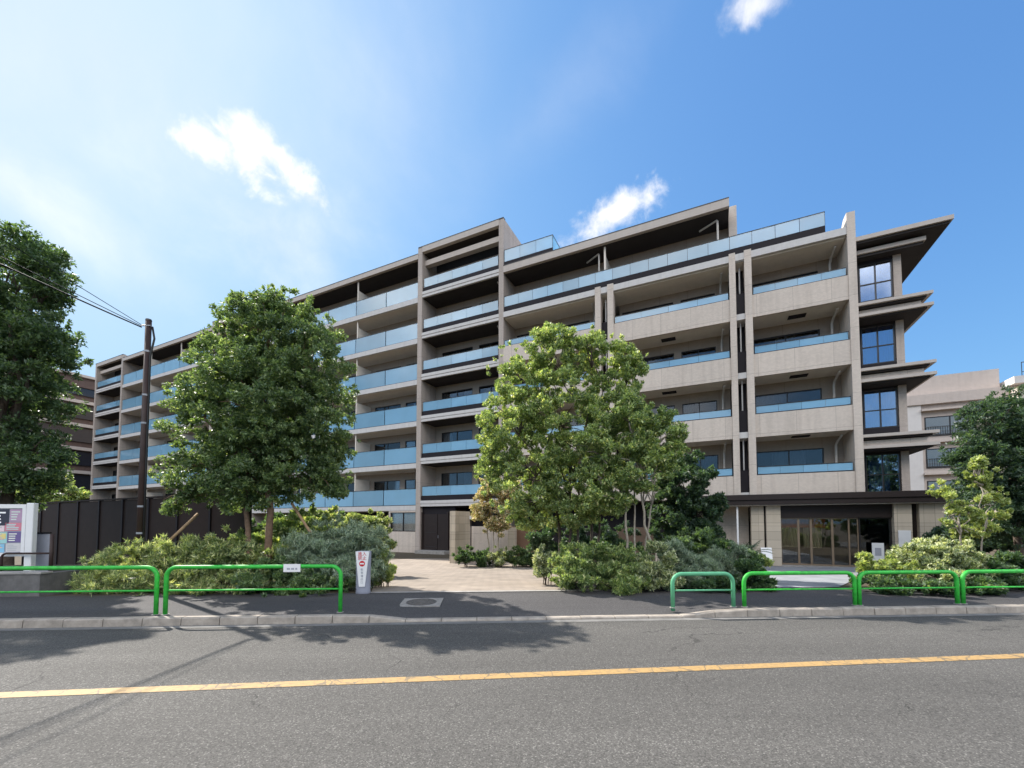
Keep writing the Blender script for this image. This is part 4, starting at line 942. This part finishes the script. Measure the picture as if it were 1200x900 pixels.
# ------------------------------------------------------------------ plants
LEAVES = 1.7
def leaf_cloud(name, centers, radii, n_leaf, L, W, m, parent=None, up=0.4, droop=0.0, origin=(0, 0, 0), spread=1.0, fold=0.25):
    """leaves scattered round twig clumps; centers (k,3), radii (k,3): each leaf two faces folded on its midrib"""
    c = np.asarray(centers, float); r = np.asarray(radii, float)
    k = len(c)
    n_leaf = int(n_leaf * LEAVES)
    vol = r.prod(1) ** (2 / 3); idx = rng.choice(k, n_leaf, p=vol / vol.sum())
    d = rng.normal(size=(n_leaf, 3)); d /= np.linalg.norm(d, axis=1)[:, None]
    rad = rng.uniform(0.0, 1.0, n_leaf) ** 0.45
    pos = c[idx] + d * rad[:, None] * r[idx] * spread
    axis = d * 0.8 + rng.normal(size=(n_leaf, 3)) * 0.6; axis[:, 2] += up - droop
    axis /= np.linalg.norm(axis, axis=1)[:, None]
    nr = rng.normal(size=(n_leaf, 3)) * 0.7; nr[:, 2] += 0.9
    side = np.cross(axis, nr); side /= np.linalg.norm(side, axis=1)[:, None] + 1e-9
    nn = np.cross(side, axis)
    s = (0.5 + 0.95 * rng.uniform(0, 1, n_leaf) ** 1.4)[:, None] * 1.12
    base = pos - axis * L * .5 * s; tip = pos + axis * L * .5 * s - nn * L * .15 * s
    mid = pos + nn * W * fold * -1 * s
    a = pos + side * W * .5 * s + nn * 0; b = pos - side * W * .5 * s
    V = np.stack([base, a, tip, b], 1).reshape(-1, 3)
    me = bpy.data.meshes.new(name); me.vertices.add(len(V)); me.vertices.foreach_set('co', V.ravel().astype(np.float32))
    me.loops.add(n_leaf * 4); me.loops.foreach_set('vertex_index', np.arange(n_leaf * 4, dtype=np.int32))
    me.polygons.add(n_leaf); me.polygons.foreach_set('loop_start', np.arange(0, n_leaf * 4, 4, dtype=np.int32)); me.polygons.foreach_set('loop_total', np.full(n_leaf, 4, dtype=np.int32))
    me.update(calc_edges=True); me.validate()
    o = bpy.data.objects.new(name, me); COL.objects.link(o); me.materials.append(M[m])
    if parent: o.parent = parent
    return o
DENS = 3.2; TWIGS = 1.1
def clumps(lobes, per, size, shell=0.5, flat=0.7):
    cs, rs = [], []
    for (c, r) in lobes:
        c = np.asarray(c); r = np.asarray(r); v = r.prod() ** (2 / 3); n = max(4, int(per * v * DENS))
        d = rng.normal(size=(n, 3)); d /= np.linalg.norm(d, axis=1)[:, None]
        f = (shell + (1 - shell) * rng.uniform(0, 1, n) ** .7)[:, None]
        cs.append(c + d * f * r); s = size * rng.uniform(.55, 1.35, n)[:, None]
        rs.append(np.hstack([s, s, s * flat]))
        nt = int(n * TWIGS)          # sprays that stick out of the outline
        d = rng.normal(size=(nt, 3)); d[:, 2] += .25; d /= np.linalg.norm(d, axis=1)[:, None]
        f = rng.uniform(.95, 1.22, nt)[:, None]; s = size * rng.uniform(.22, .5, nt)[:, None]
        cs.append(c + d * f * r); rs.append(np.hstack([s, s, s]))
    return np.vstack(cs), np.vstack(rs)
def px_lobes(pl, base, Y, depth=1.0, dy=0):
    out = []
    for q in pl:
        px, py, rx, ry = q[:4]; oy = q[4] if len(q) > 4 else 0
        p = at(px, py, Y + oy); k = (Y + oy) / F
        rxm = rx * k
        out.append(((p.x - base.x, p.y - base.y, p.z - base.z), (rxm, max(rxm, ry * k) * .85 * depth, ry * k)))
    return out
def limb(mb, p, q, r0, r1, wob=.12, n=6):
    p = Vector(p); q = Vector(q); pts = []; L = (q - p).length
    for i in range(n + 1):
        t = i / n; o = Vector((random.gauss(0, 1), random.gauss(0, 1), 0)) * wob * L * .25 * math.sin(math.pi * t)
        x = p + (q - p) * t; x.z += L * .08 * math.sin(math.pi * t); pts.append(x + o)
    mb.tube(pts, [r0 + (r1 - r0) * i / n for i in range(n + 1)], 7)
def tree(name, label, cat, px, Y, lobes, n_leaf, L, W, m, stems, bark='bark', per=9, csize=.34, up=.3, group=None, depth=1.0, shell=.45, fork=.55, rad=.1, bz=None, limbs=True):
    x = (px - 600) / F * Y; b = Vector((x, Y, gz(x, Y) - .03 if bz is None else bz))
    o = empty(name, label, cat, b, 0, group)
    lb = px_lobes(lobes, b, Y, depth)
    cs, rs = clumps(lb, per, csize, shell)
    leaf_cloud('crown', cs, rs, n_leaf, L, W, m, o, up)
    tk = MB(); zc = [l[0][2] for l in lb]; zlow = min(l[0][2] - l[1][2] for l in lb)
    order = sorted(range(len(lb)), key=lambda i: lb[i][0][0])
    for si, (spx, r_, lean) in enumerate(stems):
        bx_ = (spx - px) / F * Y; top = Vector((bx_ + lean, random.uniform(-.2, .2), zlow * .4 + np.mean(zc) * .6))
        limb(tk, (bx_, random.uniform(-.12, .12), -.1), top, r_, r_ * .55, .03, 8)
        mine = [lb[i] for j, i in enumerate(order) if j * len(stems) // len(order) == si] if len(stems) <= len(order) else [lb[si % len(lb)]]
        for (c, r) in mine:
            limb(tk, top * .75 + Vector((bx_, 0, 0)) * .25, c, r_ * .5, .012, .25)
            if limbs:
                for _ in range(5):
                    d = Vector((random.gauss(0, 1), random.gauss(0, 1), random.gauss(.3, 1))).normalized()
                    e = Vector(c) + Vector((d.x * r[0], d.y * r[1], d.z * r[2])) * .8
                    limb(tk, Vector(c) * .8 + top * .2, e, .022, .006, .3, 4)
    tk.build('trunk', M[bark], o, smooth=True)
    return o
tree('broadleaf_tree', 'tall round broadleaf tree with brown trunk left of the driveway', 'tree', 318, 11.0,
     [(318, 390, 58, 42), (268, 425, 40, 40), (368, 425, 40, 48, -.3), (300, 470, 78, 55, -.5), (386, 490, 28, 55), (242, 500, 42, 40), (228, 555, 34, 30, -.3), (330, 545, 68, 46), (285, 570, 56, 28), (385, 560, 28, 24), (335, 362, 36, 16), (318, 440, 50, 50), (330, 500, 60, 50), (300, 530, 50, 40), (206, 590, 18, 13, -.3), (300, 365, 26, 18), (222, 470, 16, 24)],
     110000, .082, .036, 'leaf_mid', [(318, .105, .0), (297, .075, -.2)], 'bark', per=20, csize=.21, shell=.5, up=.15)
tree('broadleaf_tree', 'large shaded dark tree cut off by the left edge behind the notice board', 'tree', 5, 12.0,
     [(15, 318, 46, 48), (56, 325, 18, 38), (0, 390, 66, 56), (52, 410, 26, 46), (20, 470, 50, 55), (40, 540, 28, 36), (0, 560, 40, 45), (-60, 420, 70, 120), (36, 285, 10, 16)],
     70000, .105, .042, 'leaf_dark', [(5, .17, .1)], 'bark_dark', per=15, csize=.28, shell=.45)
tree('small_tree', 'small yellow green tree leaning over the top of the dark fence', 'tree', 70, 19.8,
     [(66, 573, 20, 15), (84, 580, 12, 9), (45, 583, 18, 14)], 6000, .14, .06, 'leaf_light', [(66, .06, .1)], per=9, csize=.28)
tree('broadleaf_tree', 'tall many stemmed light green tree right of the driveway', 'tree', 672, 11.9,
     [(652, 418, 32, 34), (610, 440, 34, 34), (712, 426, 32, 30), (598, 500, 36, 46, -.3), (655, 490, 58, 55), (722, 480, 34, 42), (618, 562, 46, 42, -.3), (680, 558, 48, 46), (640, 396, 14, 16), (692, 402, 16, 16), (738, 428, 20, 20), (574, 540, 16, 30), (660, 600, 44, 22), (618, 600, 26, 20), (700, 590, 24, 20)],
     88000, .076, .036, 'leaf_light', [(659, .055, -.25), (667, .045, .0), (676, .045, .1), (686, .05, .4), (694, .04, .5)], 'bark_dark', per=22, csize=.18, shell=.4, up=.6)
tree('small_tree', 'slender pale stemmed tree in front of the taller many stemmed tree', 'tree', 741, 10.6,
     [(738, 500, 36, 28), (698, 528, 28, 24), (772, 512, 28, 30), (745, 548, 45, 30), (700, 562, 24, 20), (790, 535, 16, 18), (692, 580, 13, 13, -.4), (736, 478, 18, 12), (778, 488, 12, 9), (720, 590, 22, 12)],
     34000, .078, .037, 'leaf_light', [(738, .036, -.2), (744, .03, .05), (752, .03, .35), (765, .04, -.35)], 'bark_pale', per=20, csize=.19, shell=.4, up=.4)
tree('evergreen_tree', 'low dense dark evergreen right of the pale stemmed tree', 'tree', 803, 12.6,
     [(800, 565, 36, 32), (822, 600, 24, 28), (785, 605, 28, 32), (812, 630, 30, 20), (835, 592, 12, 12)],
     24000, .10, .042, 'leaf_deep', [(800, .07, 0)], 'bark_dark', per=16, csize=.23)
tree('small_tree', 'small reddish leaved multi stem tree in front of the low garden wall', 'tree', 578, 20.6,
     [(575, 575, 15, 18), (590, 590, 14, 20), (565, 598, 12, 18), (582, 612, 17, 18), (604, 575, 10, 12), (572, 560, 9, 9)],
     16000, .11, .05, 'leaf_red', [(574, .04, -.2), (578, .035, 0), (582, .04, .2)], 'bark_pale', per=11, csize=.28, shell=.2)
tree('evergreen_tree', 'broad dark evergreen at the right edge before the pinkish block', 'tree', 1180, 13.2,
     [(1166, 494, 30, 28), (1200, 488, 34, 36), (1148, 535, 24, 34), (1188, 550, 44, 50), (1215, 560, 50, 60), (1166, 592, 40, 34), (1128, 545, 10, 20), (1200, 615, 44, 30), (1140, 618, 24, 20)],
     46000, .105, .036, 'leaf_deep', [(1190, .12, 0)], 'bark_dark', per=17, csize=.25)
tree('small_tree', 'thin sunlit light green tree standing before dark evergreen on the right', 'tree', 1132, 11.4,
     [(1106, 574, 11, 13), (1150, 560, 14, 15), (1122, 592, 12, 11), (1160, 582, 14, 11), (1140, 604, 14, 12), (1170, 600, 10, 9), (1112, 604, 8, 10), (1144, 545, 7, 8), (1128, 622, 16, 10), (1155, 622, 12, 10)],
     9000, .08, .04, 'leaf_yellow', [(1128, .025, -.3), (1138, .025, .2)], 'bark_pale', per=26, csize=.13, shell=.1, up=.6)
# stakes leaning on the left tree
def stake(p0, Y0_, p1, Y1_, lb):
    tag(MB().tube([at(*p0, Y0_), at(*p1, Y1_)], .035, 10).build('tree_stake', M['wood'], smooth=True), lb, 'stake', None)
stake((196, 636), 10.2, (232, 602), 10.8, 'leaning wooden tree stake above the left hedge')
stake((374, 640), 10.6, (342, 590), 11.0, 'leaning wooden tree stake right of the brown trunk')

def shrub(name, label, cat, Y, lobes, n_leaf, L, W, m, per=26, csize=.16, up=.6, droop=0, group=None, shell=.35, flat=.6):
    cx = np.mean([l[0] for l in lobes]); x = (cx - 600) / F * Y
    b = Vector((x, Y, gz(x, Y) - .02)); o = empty(name, label, cat, b, 0, group)
    lb = px_lobes(lobes, b, Y, 1.0)
    cs, rs = clumps(lb, per, csize, shell, flat)
    keep = cs[:, 2] > .03; cs, rs = cs[keep], rs[keep]
    leaf_cloud('foliage', cs, rs, n_leaf, L, W, m, o, up, droop)
    st = MB()
    for (c, r) in lb:
        for _ in range(4):
            e = Vector(c) + Vector((random.uniform(-.7, .7) * r[0], random.uniform(-.6, .6) * r[1], random.uniform(0, .5) * r[2]))
            limb(st, (c[0] * .9 + random.uniform(-.08, .08), c[1] * .9 + random.uniform(-.08, .08), 0), e, .012, .004, .2, 4)
    st.build('stems', M['bark_dark'], o)
    return o
shrub('shrub', 'pale tipped feathery shrub at the left end of the hedge by the dark fence', 'shrub', 9.9, [(132, 666, 30, 17), (164, 655, 34, 21), (155, 680, 46, 15, -.35), (122, 684, 24, 11, -.2)], 15000, .15, .016, 'leaf_tip', up=.7)
shrub('shrub', 'pale tipped feathery shrub in the middle of the hedge under the wooden stake', 'shrub', 9.9, [(205, 652, 32, 22), (228, 660, 34, 22), (205, 681, 44, 15, -.35)], 15000, .15, .016, 'leaf_tip', up=.7)
shrub('shrub', 'yellowish round shrub at the foot of the brown trunk', 'shrub', 9.9, [(262, 650, 32, 26), (285, 660, 22, 22), (255, 680, 44, 15, -.35), (300, 682, 34, 13, -.3)], 16000, .12, .022, 'leaf_tip', up=.6)
shrub('shrub', 'low clipped dark shrub behind the white tagged guard rail', 'shrub', 9.4, [(320, 682, 42, 14), (370, 685, 40, 12), (340, 668, 40, 14, .5)], 14000, .075, .03, 'leaf_mid', up=.5)
shrub('juniper', 'spreading blue green juniper behind the sign bollard', 'shrub', 10.5, [(395, 636, 42, 26), (428, 645, 28, 26), (366, 650, 34, 24), (398, 668, 48, 20, -.3), (438, 664, 16, 20)], 34000, .15, .011, 'leaf_blue', per=34, up=.45, csize=.17)
shrub('shrub', 'bright variegated shrub above the juniper before the left glass balconies', 'shrub', 14.5, [(432, 610, 20, 12), (412, 618, 20, 12), (444, 626, 12, 16), (428, 640, 28, 16)], 13000, .11, .05, 'leaf_tip', per=14, csize=.22)
shrub('shrub', 'yellow green low shrub between juniper and driveway', 'shrub', 10.6, [(452, 658, 9, 18), (447, 675, 9, 12)], 4000, .08, .026, 'leaf_yellow')
shrub('shrub', 'dark mixed undergrowth behind the brown trunk', 'shrub', 12.0, [(350, 620, 34, 24), (378, 612, 24, 18), (305, 640, 34, 18), (340, 648, 60, 14)], 16000, .11, .05, 'leaf_light', per=11, csize=.22)
shrub('shrub', 'dark leafy bush in deep shade between trunk and fence end', 'shrub', 15.0, [(300, 630, 30, 22), (345, 625, 34, 24), (388, 622, 28, 20)], 9000, .14, .06, 'leaf_dark', per=7, csize=.3)
for (px, lb, mm) in ((545, 'low dark green plant beside the gate pier', 'leaf_dark'), (563, 'low dark green plant under the reddish tree', 'leaf_dark'), (583, 'low pale grey green plant along the garden wall', 'leaf_varieg'), (602, 'low bright green plant along the garden wall', 'leaf_mid'), (622, 'low dark plant at the right end of the garden wall', 'leaf_dark')):
    shrub('low_plant', lb, 'plant', 20.2, [(px, 650, 12, 9), (px + 3, 656, 13, 6)], 3500, .14, .045, mm, per=14, csize=.2)
shrub('hedge_shrub', 'tall dark hedge in deep shade behind the many stemmed tree', 'hedge', 16.5, [(650, 632, 26, 18), (690, 630, 28, 22), (725, 634, 24, 18), (640, 645, 20, 12), (700, 645, 50, 12)], 14000, .12, .05, 'leaf_deep', per=7, csize=.3)
shrub('shrub', 'round whitish variegated shrub at the left tip of the middle hedge', 'shrub', 11.0, [(642, 653, 14, 13), (640, 664, 13, 12)], 6000, .09, .03, 'leaf_varieg', group=None)
shrub('hedge_shrub', 'wide bright green feathery shrub beside the paved driveway', 'shrub', 9.9, [(668, 660, 28, 18), (700, 656, 34, 18), (730, 662, 28, 20), (680, 676, 30, 13, -.2), (720, 680, 36, 13, -.3)], 32000, .10, .022, 'leaf_light', per=34, up=.5)
shrub('shrub', 'pale cream variegated shrub between the green hedge and grey juniper', 'shrub', 9.6, [(768, 662, 20, 22), (752, 676, 22, 14), (780, 678, 18, 12)], 14000, .09, .022, 'leaf_varieg', per=34)
shrub('juniper', 'soft grey green spreading juniper behind the short faded rail', 'shrub', 10.1, [(795, 653, 20, 18), (812, 668, 24, 16), (800, 680, 26, 12, -.2)], 15000, .13, .010, 'leaf_blue', per=34)
shrub('juniper', 'small blue green juniper by the palm like cycad near the entrance', 'shrub', 10.4, [(852, 654, 20, 16), (842, 668, 24, 14), (862, 675, 22, 12)], 14000, .13, .010, 'leaf_blue', per=30)
shrub('shrub', 'dark low shrub under the green rail left of the entrance path', 'shrub', 9.6, [(840, 684, 34, 10), (880, 674, 16, 16), (894, 682, 13, 11), (878, 655, 12, 10, .8)], 15000, .08, .034, 'leaf_dark', per=30)
shrub('shrub', 'yellow green shrub beside the small white sign', 'shrub', 11.5, [(890, 660, 9, 9), (882, 668, 10, 9)], 3200, .08, .034, 'leaf_yellow')
shrub('shrub', 'tall dark leafy shrub beneath the low dense evergreen', 'shrub', 11.5, [(820, 640, 30, 20), (840, 650, 22, 16), (795, 645, 20, 18)], 12000, .10, .04, 'leaf_dark')
shrub('shrub', 'green shrub with orange tints right of the entrance path', 'shrub', 9.9, [(1024, 660, 14, 10), (1046, 666, 20, 12), (1028, 678, 22, 12), (1055, 680, 24, 11)], 13000, .08, .032, 'leaf_yellow', per=30)
shrub('shrub', 'large pale variegated shrub behind the right guard rails', 'shrub', 9.9, [(1080, 652, 28, 16), (1108, 650, 26, 18), (1126, 664, 24, 16), (1090, 672, 38, 14, -.2)], 24000, .09, .028, 'leaf_varieg', per=32)
shrub('shrub', 'low deep green shrub behind the right edge guard rail', 'shrub', 10.0, [(1170, 666, 34, 15), (1205, 666, 30, 16), (1150, 680, 40, 11), (1200, 682, 40, 11)], 18000, .09, .034, 'leaf_dark', per=28)
shrub('shrub', 'dark trimmed row of shrub below the variegated shrub', 'shrub', 9.35, [(1035, 685, 30, 9), (1085, 686, 40, 9), (1130, 686, 30, 9)], 13000, .08, .034, 'leaf_dark', per=30)
shrub('hedge_shrub', 'tall dark hedge in deep shade below the broad evergreen at the right edge', 'hedge', 15.0, [(1120, 632, 26, 16), (1160, 628, 30, 20), (1200, 628, 34, 22)], 12000, .12, .05, 'leaf_deep', per=8, csize=.28)
# cycad near the entrance
cyb = at(868, 645, 12.2); cy = empty('cycad', 'dark palm like cycad with arching fronds left of the entrance', 'plant', (cyb.x, cyb.y, gz(cyb.x, cyb.y)))
MB().tube([(0, 0, 0), (0, 0, .5)], [.13, .11], 10).build('trunk', M['bark_dark'], cy)
fm = MB()
for i in range(16):
    an = 2 * math.pi * i / 16 + random.uniform(-.15, .15); lean = random.uniform(.5, 1.0); L = .95
    pts = []
    for k in range(12):
        t = k / 11; rr_ = L * t * lean; zz = .5 + L * (t * 1.1 - lean * t * t * .75); pts.append(Vector((math.cos(an) * rr_, math.sin(an) * rr_, zz)))
    fm.tube(pts, .008, 5)
    for k in range(2, 12):
        d = (pts[k] - pts[k - 1]).normalized(); s_ = d.cross(Vector((0, 0, 1))).normalized()
        for sg in (-1, 1):
            for h_ in (0, .5):
                b_ = pts[k] - d * h_ * .08; l = .22 * math.sin(math.pi * min(1, .15 + k / 12)) ; e = b_ + s_ * sg * l + d * .10 + Vector((0, 0, .02))
                fm.quad(b_ - d * .012, b_ + d * .012, e, e - d * .004)
fm.build('fronds', M['leaf_deep'], cy)
